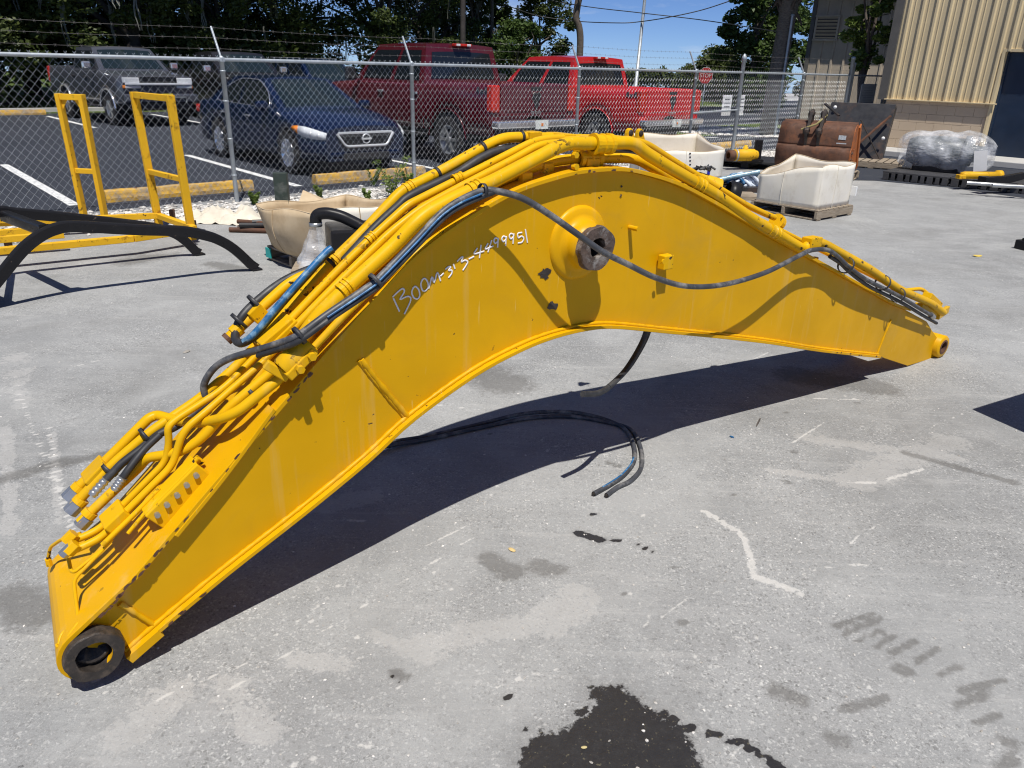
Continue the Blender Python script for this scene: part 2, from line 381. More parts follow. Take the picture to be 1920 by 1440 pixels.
for a, b, w in [((1460,1295),(1500,1310),.034),((1010,1060),(1040,1070),.05),((920,1050),(960,1075),.05),((20,1125),(70,1150),.10),((1500,705),(1640,725),.16),((0,900),(120,865),.05),((120,870),(200,850),.04),((1885,1390),(1900,1396),.025),((880,690),(950,720),.18),((300,480),(240,490),.18),((400,495),(450,505),.10),((740,1260),(760,1270),.02),((1565,1175),(1640,1150),.012),((1580,1190),(1650,1160),.013),((1600,1205),(1660,1180),.010),((1640,1215),(1680,1190),.012),((1665,1228),(1720,1200),.016),((1720,1240),(1760,1215),.014),((1760,1265),(1800,1250),.016),((1800,1295),(1880,1275),.014),((1790,1325),(1850,1300),.018),((1830,1355),(1870,1340),.014),((1690,1255),(1700,1260),.03),((1560,1385),(1580,1390),.03),((1870,1440),(1900,1425),.02),((1580,1330),(1660,1310),.02),((1240,1060),(1275,1063),.008),((1700,850),(1900,905),.03),((1140,868),(1160,874),.02),((560,600),(700,640),.10)]:
    put(grime, seg_field(G(*a), G(*b), w) * 1.0)
for a, b, w in [((770,1215),(1000,1165),.055),((1000,1165),(1080,1110),.05),((700,1185),(800,1235),.03),((560,1240),(640,1250),.04),((430,1290),(500,1370),.05),((230,1380),(330,1300),.06),((1600,900),(1780,830),.10),((1040,1180),(1100,1130),.05),((30,650),(40,760),.05),((10,800),(20,1000),.03),((100,810),(110,980),.02),((560,960),(700,930),.06),((1440,880),(1600,905),.03),((1500,820),(1800,860),.05)]:
    put(patch, seg_field(G(*a), G(*b), w) * .95)
for a, b, w in [((1320,958),(1395,1005),.016),((1395,1005),(1415,1080),.014),((1415,1080),(1500,1112),.018),((570,1155),(760,1300),.004),((900,1000),(420,1300),.003),((800,1060),(850,1110),.004),((670,1195),(735,1215),.005),((1180,950),(1240,990),.003),((940,900),(880,985),.003),((880,985),(760,1040),.002),((180,1270),(215,1340),.006),((1590,905),(1640,905),.006),((1660,900),(1730,880),.010),((850,640),(900,720),.003),((480,545),(495,575),.003),((20,700),(140,1000),.006),((90,800),(135,1010),.006),((1010,815),(1030,850),.003)]:
    put(scratch, seg_field(G(*a), G(*b), max(w, .006)) * (1.0 if w > .0055 else .74))
rs_ = random.Random(77)
for k in range(70):      # faint scuffs dragged over the slab
    y = 1.2 + 6.5*rs_.random()**1.4; x = rs_.uniform(-.7, .85)*(y + .5); a = rs_.choice((.55, .7, .9, 2.4, 2.6, .1)) + rs_.gauss(0, .2); L_ = rs_.uniform(.08, .55); bend = rs_.uniform(-.5, .5); P_ = [np.array((x, y))]
    for q in range(4): P_.append(P_[-1] + np.array((math.cos(a + bend*q/4), math.sin(a + bend*q/4)))*L_/4)
    f_ = rs_.uniform(.62, .80)
    for q in range(4): put(scratch, seg_field(P_[q], P_[q+1], .0065)*f_)
for k in range(46):      # small dark drips
    y = 1.3 + 6*rs_.random()**1.2; x = rs_.uniform(-.7, .85)*(y + .5); r_ = rs_.uniform(.006, .022)
    put(grime if k % 3 else oil, seg_field((x, y), (x + rs_.uniform(-.02, .02), y + .004), r_ if k % 3 else r_*.5))
Zg = np.zeros_like(X)
verts = np.stack([X.ravel(), Y.ravel(), Zg.ravel()], 1)
idx = np.arange(nx*ny).reshape(ny, nx)
faces = np.stack([idx[:-1, :-1].ravel(), idx[:-1, 1:].ravel(), idx[1:, 1:].ravel(), idx[1:, :-1].ravel()], 1)
me = bpy.data.meshes.new('yard_pavement')
me.vertices.add(len(verts)); me.vertices.foreach_set('co', verts.ravel())
me.loops.add(faces.size); me.loops.foreach_set('vertex_index', faces.ravel().astype(np.int32))
me.polygons.add(len(faces)); me.polygons.foreach_set('loop_start', np.arange(0, faces.size, 4, dtype=np.int32)); me.polygons.foreach_set('loop_total', np.full(len(faces), 4, np.int32))
me.update(calc_edges=True)
for nm, arr in (('oil', oil), ('grime', grime), ('patch', patch), ('scratch', scratch)):
    at = me.attributes.new(nm, 'FLOAT', 'POINT'); at.data.foreach_set('value', arr.ravel().astype(np.float32))
me.materials.append(M['concrete'])
yard = bpy.data.objects.new('yard_pavement', me); COL.objects.link(yard); tag(yard, kind='structure')
del X, Y, verts, faces, idx

def sheet(name, pts, z, mat, kind='structure'):
    b = MB(); b.add([(p[0], p[1], z) for p in pts], [tuple(range(len(pts)))])
    o = b.build(name, mat, fixn=False)
    if o.data.polygons[0].normal.z < 0: o.data.flip_normals()
    return tag(o, kind=kind)
t = NT('asphalt'); p = t.geo()
c = t.mix(t.ramp(t.noise(.35, 6, .6, vec=p), .3, .7), (.024, .029, .040), (.038, .043, .056)); c = t.mix(t.math('MULTIPLY', t.ramp(t.noise(90, 4, .6, vec=p), .55, .75), .5), c, (.11, .115, .13))
c = t.mix(t.math('MULTIPLY', t.ramp(t.noise(1.4, 8, .7, vec=p), .58, .72), .3), c, (.09, .092, .10))
t.set(base=c, rough=.85, spec=.3); t.bump(t.noise(120, 4, .7, vec=p), .4, .006); M['asphalt'] = t.m
t = NT('grass_ground'); p = t.geo(); c = t.mix(t.ramp(t.noise(1.2, 8, .7, vec=p), .3, .7), (.035, .075, .012), (.13, .16, .04)); c = t.mix(t.math('MULTIPLY', t.ramp(t.noise(18, 5, .7, vec=p), .5, .7), .5), c, (.02, .04, .008))
t.set(base=c, rough=.9, spec=.15); t.bump(t.noise(60, 5, .7, vec=p), .8, .03); M['grass'] = t.m
sheet('parking_lot', [FP(-60, .3), FP(60, .3), FP(60, 18.6), FP(-60, 18.6)], .004, M['asphalt'])
sheet('grass_verge', [FP(-60, 18.6), FP(13.2, 18.6), FP(13.2, 90), FP(-60, 90)], .008, M['grass'])
t = NT('sidewalk'); c = t.mix(t.ramp(t.noise(.8, 6, .6, vec=t.geo()), .3, .7), (.40, .395, .38), (.52, .51, .49)); t.set(base=c, rough=.85, spec=.2); M['walk'] = t.m
# ---------------------------------------------------------------- parking lot markings, wheel stops, gravel strip, road beyond
t = NT('worn_line_paint'); p = t.geo(); c = t.mix(t.math('MULTIPLY', t.ramp(t.noise(14, 5, .7, vec=p), .50, .66), .75), (.70, .71, .70), (.12, .125, .13)); t.set(base=c, rough=.75); M['line'] = t.m
def stripe(s0, t0, s1, t1, w=.13):
    d = FP(s1, t1) - FP(s0, t0); n = Vector((-d.y, d.x, 0)).normalized()*w/2; a, b_ = FP(s0, t0), FP(s1, t1)
    return sheet('painted_line', [a - n, b_ - n, b_ + n, a + n], .008, M['line'])
for s in (-4.75, -1.72, 1.32, 4.30, 8.1, 11.9): stripe(s, .85, s + .12, 5.6)
for s in (-1.2, 1.75, 4.75, 7.75, 10.8): stripe(s, 12.6, s, 17.4)
stripe(11.6, 2.2, 15.5, 2.0); stripe(12.0, 3.3, 15.5, 3.1)
def wheel_stop(s0, s1, t, label):
    a, c = FP(s0, t), FP(s1, t); L = (c - a).length; e = empty('wheel_stop', (a + c)/2, math.atan2((c-a).y, (c-a).x)); tag(e, label, 'wheel stop', 'yellow wheel stops in the parking lot')
    pr = [(-.085, 0), (.085, 0), (.085, .05), (.055, .145), (-.055, .145), (-.085, .05)]; n = 14
    b = MB(); rows = [[Vector((-L/2 + L*k/n, y + random.uniform(-.004, .004), z + (random.uniform(-.006, .006) if z > .1 else 0))) for y, z in pr + pr[:1]] for k in range(n+1)]
    b.grid(rows, sm=False); b.add(rows[0][:6], [tuple(range(6))]); b.add(rows[-1][:6], [tuple(range(6))]); b.build('curb_block', M['stop'], e, bevel=.008)
    for x in (-L*.3, L*.3): MB().lathe([(.018, .14), (.018, .155), (.0, .158)], (x, 0, 0), (0,0,1), 8).build('anchor_pin', M['rust_steel'], e)
    e.location.z = .004; return e
t = NT('wheel_stop_paint'); p = t.geo(); c = t.mix(t.ramp(t.noise(5, 6, .7, vec=p), .42, .60), (.62, .36, .045), (.33, .26, .17)); c = t.mix(t.math('MULTIPLY', t.ramp(t.noise(18, 5, .7, vec=p), .52, .68), .6), c, (.13, .09, .06)); t.set(base=c, rough=.85); t.bump(t.noise(40, 5, .7, vec=p), .5, .01); M['stop'] = t.m
wheel_stop(-1.35, .62, .92, 'worn yellow wheel stop behind the leaning yellow racks')
wheel_stop(1.62, 3.65, .92, 'worn yellow wheel stop in front of the blue sedan')
wheel_stop(-5.6, -3.35, .95, 'yellow wheel stop at the left edge of the lot beyond the black tube frame')
wheel_stop(12.1, 13.9, 1.1, 'yellow wheel stop beyond the fence, left of the rusty bucket')
a = G(0, 217); c = G(130, 218)
wf_ = wheel_stop(0, 2, 16, 'far yellow wheel stop on the grass edge left of the charcoal truck'); wf_.location = ((a.x + c.x)/2 - .8, (a.y + c.y)/2, .004); wf_.rotation_euler.z = FANG
# far kerb line and the road on the right
b = MB(); b.bar(FP(-40, 19.4, .06), FP(13, 19.4, .06), .18, .14); o = b.build('far_kerb', M['walk'], bevel=.01); tag(o, kind='structure')
sheet('access_road', [FP(11.9, .3), FP(40, .3), FP(40, 60), FP(11.9, 60)], .006, M['asphalt'])
sheet('grass_bank', [FP(13.5, 4.6), FP(22.5, 4.6), FP(22.5, 5.8), FP(13.5, 6.4)], .016, M['grass'])
sheet('grass_bank', [FP(9.0, 13.0), FP(40, 15.0), FP(60, 70), FP(9, 70)], .016, M['grass'])
sheet('grass_bank', [FP(12.4, 3.4), FP(22.5, 3.6), FP(22.5, 6.0), FP(12.4, 6.0)], .012, M['grass'])
# pale stones: fence strip and palm bed
def stones(name, n, place_, smin, smax, cols, seed):
    rng = random.Random(seed); V = []; F = []; ico = [(0,0,1),(.89,0,.45),(.28,.85,.45),(-.72,.53,.45),(-.72,-.53,.45),(.28,-.85,.45),(.6,.5,-.2),(-.3,.75,-.2),(-.8,0,-.2),(-.3,-.75,-.2),(.6,-.5,-.2)]
    tri = [(0,1,2),(0,2,3),(0,3,4),(0,4,5),(0,5,1),(1,6,2),(2,7,3),(3,8,4),(4,9,5),(5,10,1),(2,6,7),(3,7,8),(4,8,9),(5,9,10),(1,10,6)]
    for k in range(n):
        p, z = place_(rng); s = rng.uniform(smin, smax); a = rng.uniform(0, 6.28); ca, sa = math.cos(a), math.sin(a); fx_, fy_, fz_ = s*rng.uniform(.7, 1.3), s*rng.uniform(.6, 1.1), s*rng.uniform(.4, .8); k0 = len(V)
        for x, y, zz in ico:
            j = rng.uniform(.8, 1.15); x2, y2 = x*fx_*j, y*fy_*j; V.append((p.x + x2*ca - y2*sa, p.y + x2*sa + y2*ca, z + (zz + .2)*fz_*j))
        F += [(i+k0, j_+k0, l+k0) for i, j_, l in tri]
    me = bpy.data.meshes.new(name); me.from_pydata(V, [], F); me.materials.append(cols); o = bpy.data.objects.new(name, me); COL.objects.link(o); return o
t = NT('pale_stone'); p = t.geo(); v = t.voro(16, vec=p); sep = t.n('SeparateColor'); t.l(v.outputs['Color'], sep.inputs[0]); c = t.mix(sep.outputs[0], (.30, .28, .25), (.74, .72, .68)); t.set(base=c, rough=.85, spec=.2); M['stone'] = t.m
def strip_place(rng):
    s = rng.uniform(-7.5, 14); tt = rng.gauss(-.38, .26); return FP(s, max(-1.1, min(.32, tt))), .0
tag(stones('gravel_strip', 9000, strip_place, .018, .045, M['stone'], 3), 'pale gravel strip along the foot of the chain link fence', 'gravel', kind='stuff')
pc = G(1440, 250)
def bed_place(rng):
    a = rng.uniform(0, 6.28); r = math.sqrt(rng.random()); q = pc + Vector((math.cos(a)*r*3.4, math.sin(a)*r*1.9, 0)); return q, .015
tag(stones('stone_bed', 2600, bed_place, .04, .09, M['stone'], 4), 'white stone bed around the palm trunk', 'stones', kind='stuff')
def loose(rng):
    y = 1.3 + 9*rng.random()**1.3; x = rng.uniform(-.85, .85)*(y + .6); return Vector((x, y, 0)), .0
tag(stones('loose_grit', 1500, loose, .0022, .0065, M['stone'], 5), 'loose grit scattered over the concrete yard', 'grit', kind='stuff')
# apron along the building
WB = 15.85
sheet('yard_asphalt_strip', [G(1575, 338), G(1640, 339), G(1780, 352), G(1960, 377), G(2200, 380), FP(WB, -9), FP(WB, -1.0), FP(13.5, -1.2)], .004, M['asphalt'])
b = MB(); a_, c_ = FP(WB - 1.05, -.9), FP(WB - 1.05, -14); pr = [(a_, 0), (c_, 0)]
q = [FP(WB - 1.05, -.9), FP(WB - 1.05, -14), FP(WB + .3, -14), FP(WB + .3, -.9)]
o = MB().prism([Vector((p.x, p.y, 0)) for p in q], [Vector((p.x, p.y, .13)) for p in q]).build('building_apron', M['walk'], bevel=.015); tag(o, kind='structure')
# ---------------------------------------------------------------- the excavator boom
BA = G(178, 1232, .082); BB = G(1705, 687); BX = BB - BA; BX.z = 0; BX.normalize(); BY = Vector((-BX.y, BX.x, 0)); BANG = math.atan2(BX.y, BX.x)
BW = 0.34
boom = empty('excavator_boom', (BA.x, BA.y, 0), BANG)
tag(boom, 'big arched yellow excavator boom with pipes along its back lying on the concrete', 'boom')
def bp(px, py, y=0.0):
    """surveyed point on the boom, y metres in from the near side plate -> boom coordinates"""
    q = PLN(px, py, BA + BY*y, BY) - BA
    return Vector((q.dot(BX), q.dot(BY), q.z + BA.z))
def bpath(pts): return [bp(*p) for p in pts]
Ylw, Ypi = M['yellow'], M['yellow_pipe']
up_px = [(150,1192),(205,1130),(316,1002),(515,768),(600,670),(690,570),(780,477),(880,405),(960,360),(1030,336),(1080,324),(1142,319),(1190,324),(1260,345),(1320,375),(1385,412),(1435,442),(1535,496),(1640,554),(1669,570),(1698,581)]
lo_px = [(235,1221),(291,1171),(420,1064),(560,955),(680,857),(767,778),(881,696),(966,650),(1030,625),(1094,610),(1147,607),(1240,616),(1340,626),(1440,638),(1534,653),(1644,665)]
up = smooth([bp(*p) for p in up_px], 4); lo = smooth([bp(*p) for p in lo_px], 4)
tip_px = [(1738,603),(1748,620),(1762,640),(1762,668),(1738,675),(1702,686),(1659,672)]
tip = [bp(*p) for p in tip_px]
foot = bp(178, 1232, -.055); foot.z = max(foot.z, .080)
outline = up + tip + lo[::-1] + [bp(205, 1215), bp(165, 1215)]
def plate(name, y0, y1):
    return MB().prism([(p.x, y0, p.z) for p in outline], [(p.x, y1, p.z) for p in outline]).build(name, Ylw, boom, bevel=.0025)
plate('side_plate', 0, .012); plate('side_plate', BW-.012, BW)
def strip(name, pts, th, y0, y1, mat=None, side=1):
    b = MB(); rows = []
    for i, p in enumerate(pts):
        d = (pts[min(i+1, len(pts)-1)] - pts[max(i-1, 0)]); n = Vector((-d.z, 0, d.x)).normalized()*side
        a = p; c = p + n*th
        rows.append([Vector((a.x, y0, a.z)), Vector((a.x, y1, a.z)), Vector((c.x, y1, c.z)), Vector((c.x, y0, c.z)), Vector((a.x, y0, a.z))])
    b.grid(rows, sm=False); b.add(rows[0][:4], [(0,1,2,3)]); b.add(rows[-1][:4], [(3,2,1,0)])
    return b.build(name, mat or Ylw, boom, bevel=.002)
fz = foot.z; fx = foot.x
nose = []
cp_ = up[6] - Vector((fx, up[6].y, fz)); ang0 = math.atan2(cp_.z, cp_.x) + math.acos(.078/math.hypot(cp_.x, cp_.z))
for k in range(9):
    a = ang0 + (8-k)/8*R(100)
    nose.append(Vector((fx + math.cos(a)*.078, 0, fz + math.sin(a)*.078)))
top_curve = nose + up[6:]
tp_o = strip('top_plate', top_curve, .014, -.032, BW+.03)
for v_ in tp_o.data.vertices:          # the nose follows the slightly skewed foot tube
    w_ = max(0.0, min(1.0, (.12 - v_.co.x)/.12)); v_.co.x += .10*v_.co.y*w_
    if v_.co.y > .2: v_.co.y += .07*w_
strip('bottom_plate', lo, .014, -.034, BW+.03, side=-1)
# weld beads where the side plate meets the lower flange
def bead(pts, r, name='weld_bead', mat=None):
    P = []
    for i in range(len(pts)-1):
        n = max(2, int((pts[i+1]-pts[i]).length/.012))
        P += [pts[i].lerp(pts[i+1], k/n) for k in range(n)]
    P.append(pts[-1]); rs = [r*(1 + random.uniform(-.12, .22)) for _ in P]
    return MB().tube(P, rs, 6).build(name, mat or Ylw, boom)
bead([Vector((p.x, -.004, p.z+.004)) for p in lo], .008)
bead(bpath([(677,674,-.001),(700,705,-.001),(735,748,-.001),(766,783,-.001)]), .011); bead(bpath([(672,676,-.001),(695,706,-.001),(730,750,-.001),(760,785,-.001)]), .006)
bead(bpath([(224,1131,-.001),(255,1150,-.001),(290,1172,-.001)]), .010); bead(bpath([(1671,599,-.001),(1658,630,-.001),(1645,663,-.001)]), .006)
# foot pivot tube with its burnt bushing
b = MB(); b.lathe([(.052,-.045),(.072,-.045),(.076,-.035),(.076,BW+.09),(.072,BW+.10),(.052,BW+.10),(.052,-.045)], (fx, 0, fz), (.10,1,0), 40)
b.build('foot_tube', Ylw, boom)
def ring(name, c, r0, r1, y0, y1, mat, wob=.0, n=40):
    b = MB(); rows = []
    for r, y in ((r0, y1), (r0, y0), (r1*.97, y0), (r1, y0+.006), (r1, y1)):
        rows.append([Vector((c.x + math.cos(a)*r*(1 + wob*mnoise.noise(Vector((math.cos(a)*2, math.sin(a)*2, r*30)))), y, c.z + math.sin(a)*r*(1 + wob*mnoise.noise(Vector((math.cos(a)*2, math.sin(a)*2, r*30))))) ) for a in (2*math.pi*k/n for k in range(n+1))])
    b.grid(rows, sm=False); return b.build(name, mat, boom)
o = ring('foot_bushing', foot, .050, .080, -.058, -.01, M['grease'], .07); tag(o, 'blackened greasy pivot bushing')
b = MB(); b.lathe([(0,.02),(.03,.015),(.050,.0)], (fx, -.02, fz), (0,-1,0), 20); 
b.v = [(x, y, z) if z < fz-.006 else (x, y+.1, z) for x, y, z in b.v]; b.build('grease_plug', M['grease'], boom)
b = MB(); b.lathe([(.0,.16),(.0505,.16),(.0505,-.044)], (fx, 0, fz), (0,1,0), 24); b.build('bore', M['grease'], boom)
strip('foot_doubler', [bp(232, 1222), bp(291, 1171)], .03, -.036, -.002, side=-1)
# middle boss (stick cylinder pin)
mb = bp(1084, 455); mb = Vector((mb.x, 0, mb.z))
b = MB(); b.lathe([(.142,.002),(.140,-.006),(.128,-.014),(.112,-.016),(.098,-.022),(.086,-.045),(.080,-.095),(.040,-.095),(.040,.03)], mb, (0,1,0), 44); b.build('cylinder_boss', Ylw, boom)
ring('boss_bushing', mb, .038, .083, -.112, -.085, M['torn_steel'], .10)
b = MB(); b.lathe([(0,.2),(.0385,.2),(.0385,-.10)], mb, (0,1,0), 24); b.build('bore', M['grease'], boom)
b = MB(); b.lathe([(.150,0),(.135,.016),(.094,.045),(.090,.10),(.042,.10)], mb + Vector((0,BW,0)), (0,1,0), 32); b.build('cylinder_boss', Ylw, boom)
# tip boss
tb = bp(1757, 656); tb = Vector((tb.x, 0, max(tb.z, .078)))
b = MB(); b.lathe([(.043,-.036),(.070,-.036),(.077,-.028),(.077,BW+.028),(.070,BW+.036),(.043,BW+.036),(.043,-.036)], tb, (0,1,0), 36); b.build('tip_boss', Ylw, boom)
ring('tip_bushing', tb, .036, .050, -.039, .0, M['rust_steel'], .02)
b = MB(); b.lathe([(0,0),(.045,0)], tb + Vector((0,.1,0)), (0,1,0), 20); b.build('bore', M['grease'], boom)

# ---- pipes
def pipe(pts, r, rad=.05, mat=None, name='hydraulic_pipe', n=12):
    return MB().tube(fillet(bpath(pts), rad), r, n).build(name, mat or Ypi, boom)
def hose(pts, r, mat=None, name='hydraulic_hose'):
    return MB().tube(smooth(bpath(pts), 7), r, 10).build(name, mat or M['rubber'], boom)
def along(p, q, w, h, name, mat=None, up=None, bevel=.004):
    """a block with its long axis from p to q (boom points)"""
    return MB().bar(p, q, w, h, up or (0,0,1)).build(name, mat or Ypi, boom, bevel=bevel)
def nut(p, d, r, l, mat=None, name='hex_nut', n=6):
    d = Vector(d).normalized()
    b = MB().tube([p, p + d*l], r, n, sm=False); return b.build(name, mat or Ypi, boom, bevel=.0015)
# lower leg, from the fittings up to the middle clamp
pipe([(130,930,.31),(202,861,.31),(279,784,.31),(294,778,.31),(323,786,.26),(356,792,.18),(385,792,.12),(417,784,.05),(446,772,.02),(502,727,.0),(525,709,.0),(548,685,.0)], .0165, .045)
pipe([(134,953,.27),(208,873,.27),(273,817,.27),(296,800,.27),(379,744,.27),(450,680,.27),(490,636,.27)], .0155)
pipe([(150,980,.225),(215,918,.225),(262,875,.225),(275,858,.20),(310,853,.16),(345,845,.12),(380,820,.10),(433,761,.08),(506,700,.07),(540,668,.06)], .0155, .03)
pipe([(133,1015,.15),(165,1003,.15),(189,990,.15),(229,949,.15),(311,866,.15),(317,827,.15),(314,800,.15),(332,785,.16),(373,759,.17),(408,736,.18),(429,719,.19),(456,692,.20),(506,640,.21)], .0115, .03)
pipe([(135,1033,.11),(161,1022,.11),(191,1007,.11),(234,962,.11),(323,873,.11),(340,818,.11),(354,798,.11),(387,771,.12),(429,734,.13),(492,680,.14),(520,652,.15)], .0115, .03)
pipe([(330,905,.07),(352,880,.06),(372,858,.05)], .008); pipe([(240,1000,.05),(290,940,.05),(352,890,.06)], .006)
pipe([(192,1022,.08),(250,966,.08),(300,915,.08)], .008, .02)
# fittings
for px, py, y, mat, r in ((126,936,.31,'zinc',.024),(130,961,.27,'zinc',.024),(149,987,.225,'zinc',.022),(117,1042,.11,'zinc',.016),(124,1017,.15,'yellow_pipe',.02),(127,1036,.11,'yellow_pipe',.02)):
    p = bp(px, py, y); q = bp(px+20, py-20, y); nut(p, q-p, r, .035, M[mat])
for px, py, y in ((143,920,.31),(146,944,.27),(163,968,.225)):
    p = bp(px, py, y); q = bp(px+20, py-20, y); nut(p, q-p, .023, .02, n=16, name='collar')
o1 = along(bp(166,905,.30), bp(202,868,.30), .075, .05, 'pipe_clamp'); o1 = along(bp(196,985,.13), bp(233,950,.13), .085, .03, 'pipe_clamp')
# bolted angle bracket on the back of the leg
a0, a1 = bp(281,974,.03), bp(378,876,.03)
nb_ = Vector((-(a1-a0).z, 0, (a1-a0).x)).normalized(); along(a0 - nb_*.022, a1 - nb_*.022, .012, .085, 'angle_bracket'); along(a0 + nb_*.016 + Vector((0,.036,0)), a1 + nb_*.016 + Vector((0,.036,0)), .06, .010, 'angle_bracket')
for px, py in ((294,964),(312,945),(331,927),(349,908),(367,890)):
    p = bp(px, py, .024); nut(p, (0,-1,0), .0085, .012, M['zinc'], 'bolt', 8)
for px, py in ((330,905),(352,884),(300,935)):
    p = bp(px, py, .07); q = bp(px+25, py-25, .07); along(p, q, .02, .03, 'valve_body')
strip('wear_bar', smooth([bp(330,1000,-.01), bp(420,890,-.01), bp(512,765,-.01)], 4), .012, -.034, .03)
# middle clamp and the relief valve
along(bp(484,648,.22), bp(542,592,.22), .16, .02, 'pipe_clamp'); 
along(bp(493,653,.17), bp(550,604,.17), .05, .05, 'pipe_clamp')
v0, v1 = bp(531,694,-.025), bp(580,644,-.025)
b = MB(); dv = (v1 - v0).normalized(); b.tube([v0, v0.lerp(v1, .06), v0.lerp(v1, .94), v1], [.036, .041, .041, .036], 20); b.build('relief_valve', Ypi, boom)
along(v0 + Vector((0,-.02,-.012)), v1 + Vector((0,-.02,-.012)), .05, .03, 'valve_block')
for px, py in ((582,666),(560,690)):
    nut(bp(px, py, -.065), (0,-1,0), .013, .022, None, 'bolt')
along(bp(497,682,-.01), bp(541,708,-.03), .022, .03, 'clamp_flange'); b = MB().tube([bp(519,700,-.01), bp(533,690,-.01)], .022, 14); b.build('valve_neck', Ypi, boom)
# upper run over the arch
pipe([(523,601,.27),(630,485,.27),(680,437,.27),(740,372,.27),(757,356,.27),(820,325,.27),(905,277,.27),(940,259,.27),(975,257,.27),(1060,259,.27)], .020, .05)
pipe([(533,612,.20),(620,521,.20),(675,466,.20),(765,384,.20),(785,374,.20),(892,320,.20),(1000,265,.20),(1032,259,.20),(1085,259,.20)], .0145, .05)
pipe([(545,622,.15),(612,553,.15),(730,437,.15),(790,390,.15),(860,352,.15),(960,300,.15),(1010,272,.15),(1040,268,.15),(1090,268,.15)], .0145, .05)
pipe([(560,645,.04),(592,597,.03),(650,541,.02),(740,459,.01),(777,420,.0),(800,400,.0),(860,368,.0),(920,342,.0),(1045,276,.0),(1068,268,.0),(1112,269,.0),(1147,268,.0),(1187,267,.0),(1212,288,-.005),(1260,317,-.01),(1335,360,-.015),(1410,410,-.02),(1500,464,-.03),(1507,468,-.03),(1521,452,-.03),(1542,456,-.03),(1627,503,-.03),(1686,543,-.03),(1744,568,-.03),(1768,586,-.03)], .0245, .05)
pipe([(575,625,.09),(650,548,.08),(745,470,.07),(800,418,.06),(870,372,.06),(935,340,.06),(1010,310,.06),(1040,302,.06),(1080,297,.06),(1122,297,.06),(1190,296,.06),(1240,325,.06),(1340,385,.06),(1440,445,.06),(1520,490,.06)], .019, .06)
pipe([(590,650,-.005),(640,596,-.01),(690,548,-.015),(760,490,-.015),(840,430,-.015),(900,395,-.01)], .012, .06)
pipe([(612,505,.30),(570,516,.33),(540,532,.33),(487,580,.33),(428,634,.33)], .018, .05)
p = bp(430,632,.33); q = bp(450,614,.33); nut(p, p-q, .021, .014, M['rust_steel'], 'pipe_cap', 14); nut(q, p-q, .024, .03, None, 'collar', 12)
along(bp(470,596,.33), bp(492,575,.33), .05, .05, 'pipe_clamp'); along(bp(606,512,.29), bp(624,484,.29), .05, .02, 'pipe_clamp')
pipe([(1075,259,.27),(1150,260,.27),(1210,268,.27),(1260,300,.27),(1400,385,.27),(1430,399,.27),(1452,408,.27)], .016, .05)
pipe([(1085,262,.22),(1150,264,.22),(1200,272,.22),(1300,335,.22),(1420,410,.22),(1560,480,.22),(1690,545,.22),(1728,541,.20),(1745,556,.18),(1760,575,.15)], .013, .05)
# couplings at the crown
def coupling(p, q, r, name='pipe_coupling'):
    d = q - p; L_ = d.length; return MB().lathe([(r*.7, 0), (r, 0), (r, L_*.16), (r*.86, L_*.2), (r*.86, L_*.44), (r, L_*.48), (r, L_*.54), (r*.86, L_*.58), (r*.86, L_*.8), (r, L_*.84), (r, L_), (r*.7, L_)], p, d, 18, sm=False).build(name, Ypi, boom)
coupling(bp(1111,270,.0), bp(1145,270,.0), .038); coupling(bp(1082,297,.05), bp(1122,297,.05), .036); along(bp(1090,303,.05), bp(1114,303,.05), .07, .03, 'pipe_clamp')
for px in (1116, 1139): nut(bp(px, 258, .0), (0,0,1), .009, .016, None, 'bolt')
for (a_, c_, y_, r_) in (((548,684),(562,668),.0,.024), ((640,548),(656,533),.02,.03), ((880,360),(900,351),.0,.031), ((620,497),(634,482),.27,.027), ((760,357),(775,348),.27,.026), ((1300,339),(1318,350),-.01,.031), ((1440,428),(1458,439),-.02,.031), ((690,452),(702,441),.2,.020), ((850,338),(866,331),.2,.020)):
    coupling(bp(*a_, y_), bp(*c_, y_), r_, 'pipe_collar')
along(bp(1040,258,.25), bp(1062,258,.25), .12, .035, 'pipe_clamp'); along(bp(1088,262,.20), bp(1112,263,.20), .12, .03, 'pipe_coupling'); along(bp(985,258,.27), bp(1008,257,.27), .06, .045, 'pipe_coupling')
for px, py, y in ((1075,290,-.01),(1075,312,-.01)):
    nut(bp(px, py, y), (0,-1,0), .012, .02, None, 'bolt')
# small pipe stays standing on the top plate
for px, py, y, hh in ((560,675,.05,.05),(800,440,.05,.06),(985,335,.03,.05),(1025,322,.05,.07),(1105,312,.05,.07),(1270,352,.03,.05),(1380,408,.03,.05),(1440,445,.02,.05),(1525,490,.02,.05),(700,545,.15,.08)):
    p = bp(px, py, y); along(p - Vector((0,0,.03)), p + Vector((0,0,hh*.45)), .045, .03, 'pipe_stay', up=(0,1,0))
# lifting lugs at the crown, far side
for px in (1182, 1201):
    p = bp(px, 262, .30); b = MB(); pr = [(a_*.7, c_*.7) for a_, c_ in [(-.035,-.06),(.085,-.06),(.05,-.02),(.03,.03),(.018,.058),(0,.068),(-.018,.058),(-.024,.04)]]
    yy = .28 if px == 1182 else .36
    p = bp(px, 262, yy); b.prism([(p.x+a, yy, p.z+c) for a, c in pr], [(p.x+a, yy+.022, p.z+c) for a, c in pr]); b.build('lifting_lug', Ypi, boom, bevel=.003); MB().lathe([(0, -.001), (.014, -.001), (.014, .023), (0, .023)], (p.x, yy, p.z + .027), (0,1,0), 14).build('lug_hole', M['grease'], boom)
